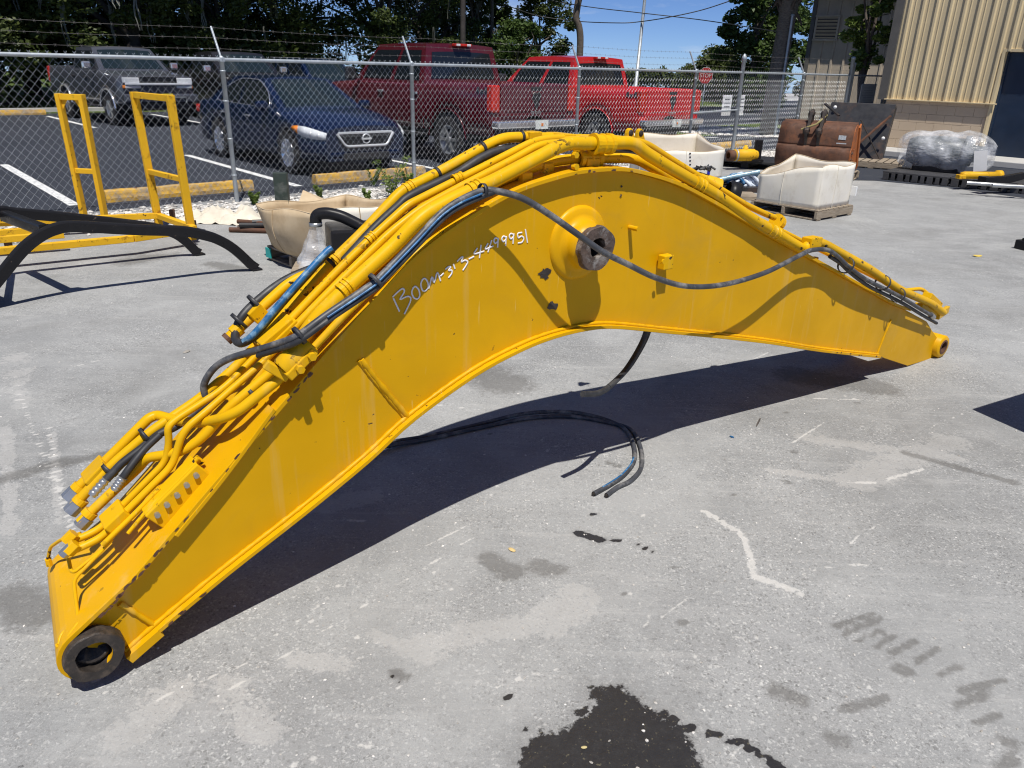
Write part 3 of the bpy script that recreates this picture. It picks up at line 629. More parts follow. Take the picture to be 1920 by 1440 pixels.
# far pipe flange, tip block and end plates
p = bp(1455,415,.27); nut(p, (.8,0,-.45), .045, .03, None, 'pipe_flange', 16)
along(bp(1738,553,.12), bp(1758,572,.12), .06, .04, 'valve_block'); along(bp(1758,592,-.0), bp(1776,580,.12), .028, .05, 'pipe_flange', up=(0,0,1))
along(bp(1722,572,.0), bp(1750,588,.0), .05, .03, 'pipe_clamp'); p = bp(1745,590,-.04); nut(p, (.8,0,-.45), .018, .05, M['zinc'], 'hose_fitting', 12)
along(bp(1512,455,-.03), bp(1532,452,-.03), .06, .05, 'pipe_clamp')
# ---- hoses tied along the pipes
h1 = [(384,742,.26),(383,720,.26),(400,692,.24),(429,673,.2),(481,657,.1),(513,647,.02),(557,630,-.065),(613,590,-.075),(692,537,-.07),(712,520,-.07),(780,450,-.06),(825,402,-.06),(860,377,-.06),(903,358,-.06)]
h1b = [(935,359,-.075),(980,372,-.10),(1030,402,-.13),(1080,437,-.155),(1130,472,-.165),(1180,497,-.17),(1230,521,-.165),(1290,537,-.155),(1360,533,-.14),(1435,511,-.12),(1497,480,-.09),(1522,469,-.08),(1552,469,-.075),(1572,482,-.07),(1590,499,-.07),(1627,526,-.065),(1682,553,-.06),(1727,580,-.05),(1752,594,-.045)]
hose(h1 + h1b, .0115, M['rubber_grey'])
hose([(x+3, y+10, d-.012) for x, y, d in h1[4:]] + [(925,361,-.07)], .009, M['rubber'])
hose([(x+1, y+5, d-.021) for x, y, d in h1[7:]], .0036, M['hose_blue'], 'hose_stripe')
hose([(x+4, y+12, d+.015) for x, y, d in h1b[12:]], .010, M['rubber'])
hose([(623,467,.23),(605,482,.23),(535,560,.22),(480,625,.22),(455,643,.25),(442,637,.29),(443,618,.325),(455,592,.33),(487,560,.345),(530,528,.35),(575,507,.34),(610,497,.31)], .0145, M['rubber'])
hose([(622,465,.224),(605,480,.224),(535,558,.214),(480,623,.214),(458,641,.24)], .012, M['hose_blue'], 'hose_stripe')
hose([(645,490,.235),(700,430,.235),(745,388,.235),(772,366,.235),(855,326,.235),(905,295,.235),(950,280,.235),(1030,276,.235),(1120,276,.235),(1200,290,.235)], .016)
hose([(420,732,.235),(367,773,.24),(329,800,.24),(300,813,.24),(269,838,.24),(231,867,.24),(214,884,.24),(200,898,.24)], .013)
hose([(300,815,.215),(275,838,.21),(257,859,.20),(240,882,.19),(230,896,.19)], .012)
for a, c, y in (((200,898),(172,929),.24), ((231,895),(214,919),.19)):
    p, q = bp(*a, y), bp(*c, y); b = MB(); ls = [p.lerp(q, k/14) for k in range(15)]; b.tube(ls, [.0125 + .003*((k % 3) == 0) for k in range(15)], 10); b.build('hose_fitting', M['zinc'], boom)
# straps and tape bands
def band(px, py, y, px2, py2, r, w=.012):
    p, q = bp(px, py, y), bp(px2, py2, y); d = (q-p).normalized(); b = MB().lathe([(r*.9,-w/2),(r,-w/2),(r,w/2),(r*.9,w/2)], p, d, 18); b.build('cable_tie', M['rubber'], boom)
for a in ((820,325,.27,850,308,.0225),(905,277,.27,930,264,.0225),(977,257,.27,1000,257,.0225),(561,629,-.06,580,615,.03),(704,527,-.075,720,512,.028),(905,358,-.06,930,358,.025),(273,817,.26,285,808,.03),(205,880,.27,215,870,.03),(478,568,.34,490,557,.034),(448,602,.33,460,590,.034),(618,492,.27,630,480,.03),(1586,497,-.05,1600,506,.045),(1655,530,-.05,1670,540,.045),(1683,553,-.05,1700,560,.045),(396,733,.27,406,724,.0165),(471,736,.07,480,728,.0165)):
    band(*a)
# thin grease lines on the nose
for pts in ([(189,1033,.1),(139,1073,.1),(133,1070,.12),(128,1046,.14)], [(90,1048,.38),(94,1026,.36),(114,1012,.30),(150,1000,.22)], [(111,1208,-.0),(114,1190,.02),(143,1167,.03),(146,1154,.04),(138,1087,.09),(189,1035,.09),(210,1012,.09)], [(128,1196,-.02),(131,1190,-.015),(147,1168,.0)]):
    pipe(pts, .0055, .02, n=8, name='grease_line')
for px, py, y in ((90,1048,.38),(111,1208,.0)):
    nut(bp(px, py, y), (0,0,-1), .011, .025, None, 'grease_nipple')
# pegs and bracket on the side plate
nut(bp(1197,430,-.05), (0,1,0), .010, .05, Ylw, 'peg', 8)
p = bp(1238,488,-.0); along(p + Vector((0,-.03,.03)), p + Vector((0,-.03,-.03)), .04, .055, 'bracket', up=(1,0,0)); nut(bp(1243,490,-.062), (0,-1,0), .01, .006, None, 'bolt', 10)
# two blistered rust scabs
for px, py, s in ((1021,513,.03),(1036,574,.026),(1165,350,.006),(1164,367,.007)):
    p = bp(px, py, -.001); b = MB(); ringp = [Vector((p.x + math.cos(a)*s*random.uniform(.5,1.25), -.002, p.z + math.sin(a)*s*random.uniform(.4,.95))) for a in (2*math.pi*k/15 for k in range(15))]
    c = Vector((p.x, -.005, p.z)); b.add([c] + ringp, [(0, k+1, (k+1) % 15 + 1) for k in range(15)]); b.build('rust_scab', M['steel_dark'], boom)
# ---- chipped edges: bare spots along the flange edges
b = MB(); rc = random.Random(5)
for crv, yy, i0, i1, n_ in ((up, -.0335, 3, 15, 34), (up, -.0335, 40, 48, 4), (lo, -.0355, 0, 8, 8), (lo, -.0355, 56, 62, 8)):
    for _ in range(n_):
        u = rc.uniform(i0, min(i1, len(crv)-1.01)); i = int(u); p = crv[i].lerp(crv[i+1], u-i); d = (crv[i+1]-crv[i]).normalized(); nn_ = Vector((-d.z, 0, d.x)); sg = 1 if crv is up else -1
        l, h_ = rc.uniform(.004, .016), rc.uniform(.002, .006); o_ = p + nn_*sg*rc.uniform(.002, .012); k = 7
        ring_ = [Vector((o_.x + d.x*l*math.cos(a)*rc.uniform(.6, 1.2) + nn_.x*h_*math.sin(a), yy, o_.z + d.z*l*math.cos(a)*rc.uniform(.6, 1.2) + nn_.z*h_*math.sin(a))) for a in (2*math.pi*q/k for q in range(k))]
        b.add(ring_, [tuple(range(k))])
o = b.build('paint_chips', M['rust_steel'], boom, fixn=False); o['kind'] = 'stuff'
# ---- hand lettering: BOOM-313-4499951
S = [[(737.5,559),(749,584)],[(736,557),(746,547),(755,541),(758,547),(750,561),(762,556),(769,557),(769,566),(758,589)],
 [(775,539),(772,548),(776,558),(783,560),(787,553),(785,543),(779,537),(774,540)],[(792,524),(789,533),(792,544),(798,545),(803,537),(801,527),(796,522),(791,525)],
 [(804,541),(810,519),(814,530),(820,511),(826,527)],[(826,518),(832,512)],[(835,505),(841,500),(845,501),(841,507),(847,507),(847,513),(841,521)],[(850,495),(853,504)],
 [(857,490),(864,483),(868,482),(865,491),(872,488),(877,491),(874,498),(868,507)],[(879,486),(889,481)],[(895,465),(889,476),(908,471)],[(902,459),(899,484)],[(915,456),(910,467),(925,461)],[(922,450),(915,473)],
 [(934,448),(929,446),(926,451),(929,456),(934,451),(934,447),(933,464)],[(949,445),(944,443),(941,448),(944,453),(949,448),(949,444),(948,461)],[(963,440),(958,438),(955,443),(958,448),(963,443),(963,439),(962,457)],
 [(979,436),(971,438),(972,446),(978,443),(982,447),(979,454),(971,456)],[(985,430),(989,455)]]
for st in S:
    pts = [bp(x, y, -.0015) for x, y in st]
    if len(pts) > 2: pts = smooth(pts, 4)
    b = MB().tube(pts, .0032, 6); b.v = [(x, -.0015 + (y+.0015)*.3, z) for x, y, z in b.v]; b.build('lettering', M['marker'], boom)
# ---------------------------------------------------------------- two cut hoses trailing from under the boom across the concrete
def ground_hose(pts, r, label, mat, blue=None):
    P = smooth([G(x, y, r + z) for x, y, z in pts], 7)
    e = empty('cut_hose', (P[-1].x, P[-1].y, 0)); off = Vector((P[-1].x, P[-1].y, 0))
    P = [p - off for p in P]
    MB().tube(P, r, 10, cap=False).build('hose', mat, e)
    MB().tube([P[-1]*1.0, P[-1] + (P[-1]-P[-2]).normalized()*.006], [r*.72, r*.72], 10).build('hose_bore', M['grease'], e)
    if blue:
        k0, k1 = blue; Q = [p + Vector((-.006, -.004, r*.62)) for p in P[k0:k1]]; MB().tube(Q, r*.5, 8).build('hose_stripe', M['hose_blue'], e)
    tag(e, label, 'hose'); return e
ground_hose([(560,900,.08),(640,862,.05),(720,832,.02),(800,818,.0),(900,795,.0),(980,776,.02),(1060,772,.02),(1120,782,.01),(1165,800,.0),(1185,825,.0),(1190,860,.0),(1172,888,.0),(1145,908,.0),(1113,926,.0)], .011, 'cut black hose with a blue stripe curling out of the boom shadow', M['rubber_grey'], (70, 88))
ground_hose([(560,908,.06),(640,868,.05),(720,838,.02),(800,824,.0),(900,802,.0),(990,784,.0),(1070,781,.0),(1130,790,.0),(1180,804,.0),(1200,836,.0),(1203,874,.0),(1184,900,.0),(1157,914,.0),(1137,929,.0)], .011, 'plain grey cut hose, outer one of the pair curling out of the boom shadow', M['rubber_grey'])
P = smooth([bp(1213,618,.14), bp(1205,640,.14), bp(1190,668,.12), bp(1172,695,.08), bp(1150,718,.03), bp(1125,736,-.02), bp(1092,739,-.05)], 6)
P = [Vector((p.x, p.y, max(p.z, .02))) for p in P]
hh = MB().tube(P, .013, 10); hh.tube([p + Vector((.03,.01,.004)) for p in P[:-8]], .012, 10); hh.build('hanging_hose', M['rubber'], boom)
# ---------------------------------------------------------------- chain link fence
FH = 1.73
DW, DH = .088, .100
def chain_fabric(length, z0, z1):
    """interlocking zigzag wires in the local x-z plane"""
    b = MB(); r = .0018; n = int(round(length / (DW/2))); hw = length / n; m = int((z1 - z0) / (DH/2)); hh = (z1 - z0) / m
    for k in range(n):
        x0 = k*hw
        pts = [Vector((x0 + (hw if (i + k) % 2 else 0), (.003 if i % 2 else -.003), z0 + i*hh)) for i in range(m + 1)]
        e = pts[-1] - pts[-2]; pts.append(pts[-1] + Vector((e.x*.15, 0, .028)))
        b.tube(pts, r, 3, cap=False, sm=False)
        if k % 2 == 0:      # twisted selvage
            p = pts[-2]; b.tube([p + Vector((0, 0, .004)), p + Vector((.016, .004, .034))], r, 3, cap=False, sm=False); b.tube([p + Vector((0, 0, .004)), p + Vector((-.016, -.004, .036))], r, 3, cap=False, sm=False)
    return b
def post(root, loc, h, r, name='post', cap='round'):
    b = MB()
    if cap == 'point': b.lathe([(r, -.2), (r, h-.12), (r*1.25, h-.12), (r*1.25, h-.05), (r*.5, h), (0, h+.02)], loc, (0,0,1), 14)
    else: b.lathe([(r, -.2), (r, h-.03), (r*1.12, h-.03), (r*1.12, h), (r*.7, h+.02), (0, h+.025)], loc, (0,0,1), 12)
    return b.build(name, M['galv'], root)
def fence_run(root, s0, svals, post_kind, arms, ext0=None, ext1=None):
    """root sits on the fence line at s0, x runs along it"""
    for s, kind in zip(svals, post_kind):
        x = s - s0
        if kind == 'line': post(root, (x, 0, 0), FH + .02, .028)
        elif kind == 'end': post(root, (x, 0, 0), FH + .36, .042, 'end_post', 'point')
        elif kind == 'gate': post(root, (x, 0, 0), FH + .42, .05, 'gate_post')
        for z in (.35, .8, 1.25, 1.6):
            MB().lathe([(.03, -.01), (.034, -.01), (.034, .01), (.03, .01)], (x, 0, z), (0,0,1), 12).build('tension_band', M['galv'], root)
        if kind == 'line' and arms:
            b = MB().bar((x, 0, FH), (x, .21, FH + .37), .028, .02, (1,0,0)); b.box((x, 0, FH), (.06, .06, .05)); b.build('barb_arm', M['galv'], root, bevel=.003)
    lo = ext0 if ext0 is not None else svals[0]; hi = ext1 if ext1 is not None else svals[-1]
    MB().tube([(lo-s0, .0, FH), (hi-s0, .0, FH)], .021, 12).build('top_rail', M['galv'], root)
    for f in (.33, .66, .97):
        L = hi - lo; n = max(8, int(L / .13)); b = MB()
        pts = [Vector((lo - s0 + L*k/n, .21*f, FH + .37*f - .018*math.sin(math.pi*((L*k/n) % 3.3)/3.3))) for k in range(n+1)]
        b.tube(pts, .0014, 4, cap=False); 
        for k in range(1, n):
            p = pts[k]; b.tube([p + Vector((-.012, 0, .018)), p + Vector((.012, 0, -.018))], .0012, 3, cap=False); b.tube([p + Vector((.012, .012, .014)), p + Vector((-.012, -.012, -.014))], .0012, 3, cap=False)
        b.build('barbed_wire', M['barb'], root)
SV = [-3.3, 0.0, 2.82, 6.37, 9.80, 11.47]
fence = empty('chain_link_fence', FP(0, 0), FANG)
tag(fence, 'long galvanised chain link fence with barbed wire arms in front of the parked vehicles', 'fence')
fence_run(fence, 0, SV, ['line']*5 + ['end'], True, ext0=-6.6)
bays = [(-6.6, -3.3)] + list(zip(SV[:-1], SV[1:]))
fab = {}
for a, c in bays:
    L = round(c - a, 2)
    if L not in fab:
        o = chain_fabric(L, .04, FH + .012).build('chain_link_mesh', M['wire'], fence, fixn=False); fab[L] = o
    else:
        o = fab[L].copy(); COL.objects.link(o); o.parent = fence
    o.location = (a, .03, 0)
MB().tube([(9.80, 0, .93), (11.47, 0, .97)], .02, 12).build('brace_rail', M['galv'], fence)
fence2 = empty('chain_link_fence', FP(11.47, 0), FANG)
tag(fence2, 'short chain link fence run behind the rusty bucket, towards the shed', 'fence')
fence_run(fence2, 11.47, [14.1, 16.45], ['line', 'gate'], True, ext0=11.52)
for a, c in ((11.47, 14.1), (14.1, 16.45)):
    o = chain_fabric(c - a, .04, FH + .012).build('chain_link_mesh', M['wire'], fence2, fixn=False); o.location = (a - 11.47, .03, 0)
gate = empty('chain_link_gate', FP(16.6, 0), FANG); tag(gate, 'narrow chain link gate with a white sign beside the building corner', 'gate')
GWd = 1.95
for x in (0, GWd): post(gate, (x, 0, 0), FH + .28, .026, 'gate_upright')
post(gate, (GWd + .12, 0, 0), FH + .36, .05, 'gate_post')
for z in (.12, .95, FH): MB().tube([(0, 0, z), (GWd, 0, z)], .02, 10).build('gate_rail', M['galv'], gate)
o = chain_fabric(GWd, .1, FH).build('chain_link_mesh', M['wire'], gate, fixn=False); o.location = (0, .03, 0)
sg = empty('notice_sign', FP(17.5, -.05, 1.02), FANG); tag(sg, 'blank white notice board hung on the chain link gate', 'sign')
MB().box((0, 0, .23), (.86, .012, .56)).build('sign_panel', M['white'], sg, bevel=.003)
b = MB()
for k in range(7): b.box((0, -.008, .05 + k*.06), (.70 - .1*(k % 3), .003, .008))
b.build('print_lines', simple('grey_print', (.45, .45, .46), .6), sg)['kind'] = 'stuff'
# two small notices on the end post
sp = FP(11.42, 1.9)
for k, (px, lab) in enumerate(((1377, 'white paper notice facing the yard, left of the pointed fence post'), (1392, 'white paper notice facing the yard, right of the pointed fence post'))):
    p = FP(11.18 + k*.55, .10, .86); e = empty('paper_notice', p, FANG); tag(e, lab, 'sign', None)
    MB().box((0, 0, .2), (.34 if k == 0 else .24, .008, .42)).build('panel', M['white'], e)
    b = MB()
    for j in range(4): b.box((0, -.006, .1 + j*.075), (.2, .002, .026 if j % 2 else .012))
    b.build('print_lines', simple('dark_print', (.08, .08, .09), .6), e)['kind'] = 'stuff'
# ---------------------------------------------------------------- vehicles (x forwards, y to the left, built at the origin)
HEAD = math.atan2(-FN.y, -FN.x)          # nose towards the fence
def wheel(root, x, y, r, w, rim_r, spokes=6, rim_mat='chrome', steer=0):
    sgn = 1 if y > 0 else -1
    b = MB(); b.lathe([(rim_r, -w/2+.01), (r*.86, -w/2), (r*.97, -w*.42), (r, -w*.28), (r, w*.28), (r*.97, w*.42), (r*.86, w/2), (rim_r, w/2-.01)], (0,0,0), (0,1,0), 32)
    for k in range(28):
        a = 2*math.pi*k/28
        for sy in (-.2, .2): b.box((math.cos(a)*r*.995, sy*w + (.03 if k % 2 else -.03), math.sin(a)*r*.995), (.05, w*.32, .05), Matrix.Rotation(-a, 3, 'Y'))
    t = b.build('wheel', M['tyre'], root); t.location = (x, y, r); t.rotation_euler = (0, 0, steer)
    b = MB(); d = sgn*w*.34
    b.lathe([(rim_r*1.02, d*1.3), (rim_r*.95, d*1.32), (rim_r*.86, d*.75), (.05, d*.55), (0, d*.55)], (0,0,0), (0,1,0), 28)
    for k in range(spokes):
        a = 2*math.pi*k/spokes
        b.bar((math.cos(a)*.05, d*1.0, math.sin(a)*.05), (math.cos(a)*rim_r*.92, d*1.12, math.sin(a)*rim_r*.92), .05, .05, (0,1,0))
    b.lathe([(.07, d*.8), (.07, d*1.25), (.05, d*1.35), (0, d*1.35)], (0,0,0), (0,1,0), 16)
    b.build('rim', M[rim_mat], t)
    b = MB(); b.lathe([(0, 0), (rim_r, 0)], (0, d*.4, 0), (0,1,0), 20); b.build('brake_disc', M['plastic'], t)
    return t
def zarch(x, axles, ra, rw, sill):
    z = sill
    for xa in axles:
        if abs(x - xa) < ra: z = max(z, rw + math.sqrt(max(ra*ra - (x-xa)**2, 0)) - .02)
    return z
def stations(x0, x1, axles, ra, n=46):
    xs = set(np.linspace(x0, x1, n))
    for xa in axles:
        for k in range(-9, 10):
            x = xa + ra*math.sin(k/9*math.pi/2)
            if x0 < x < x1: xs.add(x)
        for e in (-ra-.002, ra+.002):
            if x0 < xa+e < x1: xs.add(xa+e)
    return sorted(xs)
def lower(x0, x1, wfun, tfun, axles, ra, rw, sill, bed=None, crown=.03, cap=(True, True)):
    b = MB(); rows = []
    for x in stations(x0, x1, axles, ra):
        w = wfun(x); zt = tfun(x); zb = min(zarch(x, axles, ra, rw, sill), zt - .1); h = zt - zb
        side = [(w-.05, zb), (w-.012, zb + .02), (w, zb + h*.30), (w + .004, zb + h*.55), (w-.012, zb + h*.80), (w-.035, zt - .035), (w-.06, zt - .008)]
        if bed: top = [(w-.075, zt), (w-.13, zt), (w-.14, bed), (w*.5, bed), (0, bed)]
        else: top = [(w-.10, zt + .004), (w*.72, zt + crown*.6), (w*.35, zt + crown*.92), (0, zt + crown)]
        half = side + top
        rows.append([Vector((x, -y, z)) for y, z in half] + [Vector((x, y, z)) for y, z in half[-2::-1]])
    b.grid(rows)
    for r, c in ((rows[0], cap[0]), (rows[-1], cap[1])):
        if c and not bed: b.add(r, [tuple(range(len(r)))])
        elif c: b.add(r[:12] , [tuple(range(12))]); b.add(r[11:], [tuple(range(len(r)-11))])
    return b
def door_skin(x0, x1, wfun, tfun, axles, ra, rw, sill, sgn, off=.006):
    b = MB(); rows = []
    for x in np.linspace(x0, x1, 9):
        w = wfun(x) + off; zt = tfun(x) - .012; zb = min(zarch(x, axles, ra+.05, rw, sill + .06), zt-.1); zb0 = sill; h = tfun(x) - zarch(x, axles, ra, rw, sill)
        base = zarch(x, axles, ra, rw, sill)
        prof = [(w-.012, zb), (w, max(zb + .02, base + h*.30)), (w + .004, max(zb + .04, base + h*.55)), (w-.012, base + h*.80), (w-.03, zt - .02)]
        rows.append([Vector((x, sgn*y, z)) for y, z in prof])
    b.grid(rows); return b
class House:
    """greenhouse: four slanted planes and a crowned roof"""
    def __init__(s, xb0, xt0, xt1, xb1, zb, zr, wb, wr, zb1=None, zb0=None):
        s.__dict__.update(locals()); s.zb1 = zb1 or zb; s.zb0 = zb0 or zb
    def shell(s):
        b = MB(); rows = []
        for sy in (-1, 1):
            pass
        B0 = lambda y: Vector((s.xb0, y, s.zb0)); B1 = lambda y: Vector((s.xb1, y, s.zb1))
        xs = np.linspace(s.xt0, s.xt1, 9); top = []
        for x in xs:
            u = (x - s.xt0)/(s.xt1 - s.xt0); arch = math.sin(math.pi*u)*.02
            top.append([Vector((x, -s.wr + 2*s.wr*k/8, s.zr + arch + .035*(1 - (2*k/8-1)**2))) for k in range(9)])
        b.grid(top)
        rear = [[Vector((s.xb0, -s.wb + 2*s.wb*k/8, s.zb0)) for k in range(9)], top[0]]; front = [top[-1], [Vector((s.xb1 + .10*(1 - (2*k/8-1)**2), -s.wb + 2*s.wb*k/8, s.zb1)) for k in range(9)]]
        b.grid(rear); b.grid(front)
        for k in (0, 8):
            y = -s.wb if k == 0 else s.wb; ring_ = [Vector((s.xb0, y, s.zb0)), Vector((s.xb1, y, s.zb1))] + [r[k] for r in top[::-1]]
            b.add(ring_, [tuple(range(len(ring_)))])
        me_ = b; return me_
    def side(s, u, v, sgn, off=.007):
        p = Vector((s.xb0, s.wb, s.zb0)).lerp(Vector((s.xb1, s.wb, s.zb1)), u); q = Vector((s.xt0, s.wr, s.zr)).lerp(Vector((s.xt1, s.wr, s.zr)), u)
        p = p.lerp(q, v); p.y += off; p.y *= sgn; return p
    def end(s, u, v, front, off=.008):
        if front: a = Vector((s.xb1 + .10*(1-(2*u-1)**2), (2*u-1)*s.wb, s.zb1)); c = Vector((s.xt1, (2*u-1)*s.wr, s.zr + .035*(1-(2*u-1)**2)))
        else: a = Vector((s.xb0, (2*u-1)*s.wb, s.zb0)); c = Vector((s.xt0, (2*u-1)*s.wr, s.zr + .035*(1-(2*u-1)**2)))
        p = a.lerp(c, v); p.x += off if front else -off; p.z += off*.6; return p
    def pane(s, uv, sgn): return MB().add([s.side(u, v, sgn) for u, v in uv], [tuple(range(len(uv)))])
    def epane(s, u0, u1, v0, v1, front):
        return MB().grid([[s.end(u0 + (u1-u0)*k/8, v, front) for k in range(9)] for v in (v0, v1)])
def slab(root, name, mat, c, size, bevel=.01, rot=None): return MB().box(c, size, rot).build(name, M[mat] if isinstance(mat, str) else mat, root, bevel=bevel)

def pickup(paint_key, label, L=5.9, W=2.02, rw=.43, lift=0., roof=1.98, tone='ram', simple_rear=False, flare=False, brush=True):
    e = empty('pickup_truck'); tag(e, label, 'truck', None)
    P = M[paint_key]; x1 = L/2; x0 = -L/2
    fa, ra_ = x1 - .98, x0 + 1.25; ax = (fa, ra_); ra = rw + .10; sill = .50 + lift; belt = 1.30 + lift
    cab0 = x0 + 2.0; cowl = x1 - 1.35
    def wf(x):
        w = W/2; 
        if x > x1 - .35: w -= .11*((x - x1 + .35)/.35)**2
        if x < x0 + .15: w -= .03*((x0 + .15 - x)/.15)**2
        return w
    def tf(x):
        if x > cowl: return belt - .02 - .10*((x - cowl)/(x1 - cowl))**1.6 - (.05*max(0, (x - x1 + .12)/.12)**2)
        return belt
    lower(cab0, x1 - .03, wf, tf, ax, ra, rw, sill, cap=(True, True)).build('body', P, e)
    lower(x0 + .02, cab0 - .025, wf, lambda x: belt + .06, ax, ra, rw, sill, bed=.85 + lift).build('cargo_bed', P, e)
    slab(e, 'chassis', 'plastic', (0, 0, .52 + lift*.8), (L-.5, W*.62, .34)); slab(e, 'wheel_well', 'plastic', (fa, 0, rw + .2), (ra*1.9, W-.16, .46), 0); slab(e, 'wheel_well', 'plastic', (ra_, 0, rw + .2), (ra*1.9, W-.16, .46), 0)
    hs = House(cab0 + .03, cab0 + .16, cowl - .82, cowl - .05, belt - .01, roof + lift, W/2 - .07, W/2 - .22)
    hs.shell().build('cab', P, e, bevel=.035)
    gl = M['car_glass']
    hs.epane(.07, .93, .10, .88, True).build('windscreen', M['car_glass_grn'] if brush else gl, e); hs.epane(.08, .92, .14, .80, False).build('rear_window', gl, e)
    xd1 = cowl - .22; xm = (cab0 + .22 + xd1)/2 - .02
    for sgn in (-1, 1):
        hs.pane([(.07, .10), (.43, .10), (.42, .86), (.07, .86)], sgn).build('side_window', gl, e)
        hs.pane([(.49, .10), (.90, .10), (.945, .5), (.95, .86), (.47, .86)], sgn).build('side_window', gl, e)
        for a, c in ((cab0 + .10, xm - .012), (xm + .012, xd1)):
            d = door_skin(a, c, wf, tf, ax, ra, rw, sill + .04, sgn).build('door', P, e)
            MB().box((a + .14, sgn*(W/2 + .018), belt - .17), (.20, .03, .045)).build('handle', M['chrome'] if tone == 'ram' else M['plastic'], d, bevel=.01)
        m = MB().box((xd1 - .06, sgn*(W/2 + .17), belt + .13), (.13, .22, .26 if tone == 'ram' else .18)).build('wing_mirror', M['chrome'] if tone == 'gm' else M['plastic'], e, bevel=.04); MB().box((xd1 - .06, sgn*(W/2 + .02), belt + .06), (.07, .14, .05)).build('mirror_arm', M['plastic'], m)
        for xa in ax:
            if flare or True:
                b = MB(); k = 15; pts = [Vector((xa + math.cos(t)*(ra+.012), sgn*(W/2 + .004), rw - .02 + math.sin(t)*(ra+.012))) for t in np.linspace(.12, math.pi-.12, k)]
                b.tube(pts, .03 if flare else .012, 6); b.build('wheel_arch_lip', M['chrome'] if flare else P, e)
            wheel(e, xa, sgn*(W/2 - .15), rw, .29, rw*.58, 6, 'zinc')
        slab(e, 'running_board', 'plastic', ((cab0 + xd1)/2, sgn*(W/2 - .02), sill - .10), (xd1 - cab0, .16, .06), .02)
        # tail lamps and head lamps
        slab(e, 'tail_lamp', 'taillight', (x0 + .06, sgn*(W/2 - .09), belt - .18), (.16, .19, .44), .03)
        MB().box((x1 - .02, sgn*(W/2 - .31), belt - .205), (.13, .40, .13), Matrix.Rotation(-sgn*R(6), 3, 'Z')).build('headlight', M['headlight'], e, bevel=.015)
        MB().box((x1 - .005, sgn*(W/2 - .33), belt - .365), (.10, .40, .07), Matrix.Rotation(-sgn*R(6), 3, 'Z')).build('marker_lamp', M['bright'], e, bevel=.012)
        slab(e, 'turn_signal', 'amber', (x1 - .03, sgn*(W/2 - .14), belt - .365), (.12, .10, .08), .02)
    # front end
    slab(e, 'grille', 'plastic', (x1 - .02, 0, belt - .205), (.10, W - 1.02, .16), .02); slab(e, 'grille_bar', 'bright', (x1 + .045, 0, belt - .295), (.06, W - .26, .06), .015)
    for k in range(3): slab(e, 'grille_slat', 'plastic', (x1 + .035, 0, belt - .13 - k*.05), (.02, W - 1.06, .014), .003)
    slab(e, 'front_panel', P, (x1 - .07, 0, belt - .40), (.12, W - .24, .12), .03)
    slab(e, 'front_bumper', 'charcoal' if tone == 'gm' else 'chrome', (x1 + .05, 0, .66 + lift), (.22, W - .06, .22), .05); slab(e, 'air_dam', 'plastic', (x1 - .02, 0, .48 + lift), (.14, W - .3, .16), .03)
    if tone == 'gm':
        MB().tube([(x1 + .17, -.62, .55+lift), (x1 + .18, -.62, .68+lift), (x1 + .18, .62, .68+lift), (x1 + .17, .62, .55+lift)], .02, 8).build('brush_bar', M['zinc'], e)
        slab(e, 'number_plate', 'plate_yellow', (x1 + .175, .12, .70 + lift), (.012, .30, .15), .003)
    # rear end
    tg = slab(e, 'tailgate', P, (x0 + .01, 0, belt - .21), (.05, W - .42, .53), .02)
    MB().box((x0 - .02, 0, belt - .21), (.012, W - .62, .36)).build('tailgate_panel', P, tg, bevel=.006); MB().box((x0 - .022, 0, belt - .02), (.015, .26, .06)).build('handle', M['plastic'], tg, bevel=.01)
    slab(e, 'rear_bumper', 'chrome' if tone == 'ram' else 'plastic', (x0 - .07, 0, .70 + lift), (.20, W - .04, .13), .03); slab(e, 'bumper_valance', 'plastic', (x0 - .03, 0, .58 + lift), (.18, W - .2, .14), .03)
    slab(e, 'number_plate', 'plate_white', (x0 - .178, -.02, .69 + lift), (.01, .31, .155), .002); slab(e, 'plate_mark', 'amber', (x0 - .186, -.02, .69 + lift), (.004, .05, .05), .001)
    slab(e, 'brake_lamp', 'taillight', (cab0 + .10, 0, roof + lift + .012), (.10, .42, .05), .012)
    for sy in (-.13, .13): slab(e, 'cargo_lamp', 'headlight', (cab0 + .06, sy, roof + lift + .012), (.05, .09, .042), .008)
    # shield emblem on the tailgate: horned mask
    if tone == 'ram':
        b = MB(); em = [(-.10,.10),(-.055,.14),(0,.11),(.055,.14),(.10,.10),(.105,.03),(.06,-.02),(.04,-.12),(0,-.16),(-.04,-.12),(-.06,-.02),(-.105,.03)]
        b.prism([(x0 - .030, -y, belt - .20 + z) for y, z in em], [(x0 - .046, -y*.92, belt - .20 + z*.92) for y, z in em]); b.build('emblem', M['black_steel'], e, bevel=.004)
        b = MB()
        for k, sx in enumerate((-.085, 0, .085)):
            b.box((x0 - .034, -sx, belt - .40), (.010, .062, .016)); b.box((x0 - .034, -sx - .02, belt - .42), (.010, .016, .05)); b.box((x0 - .034, -sx + .022, belt - .42), (.010, .016, .05))
        b.build('tailgate_letters', M['chrome'], e)['kind'] = 'stuff'
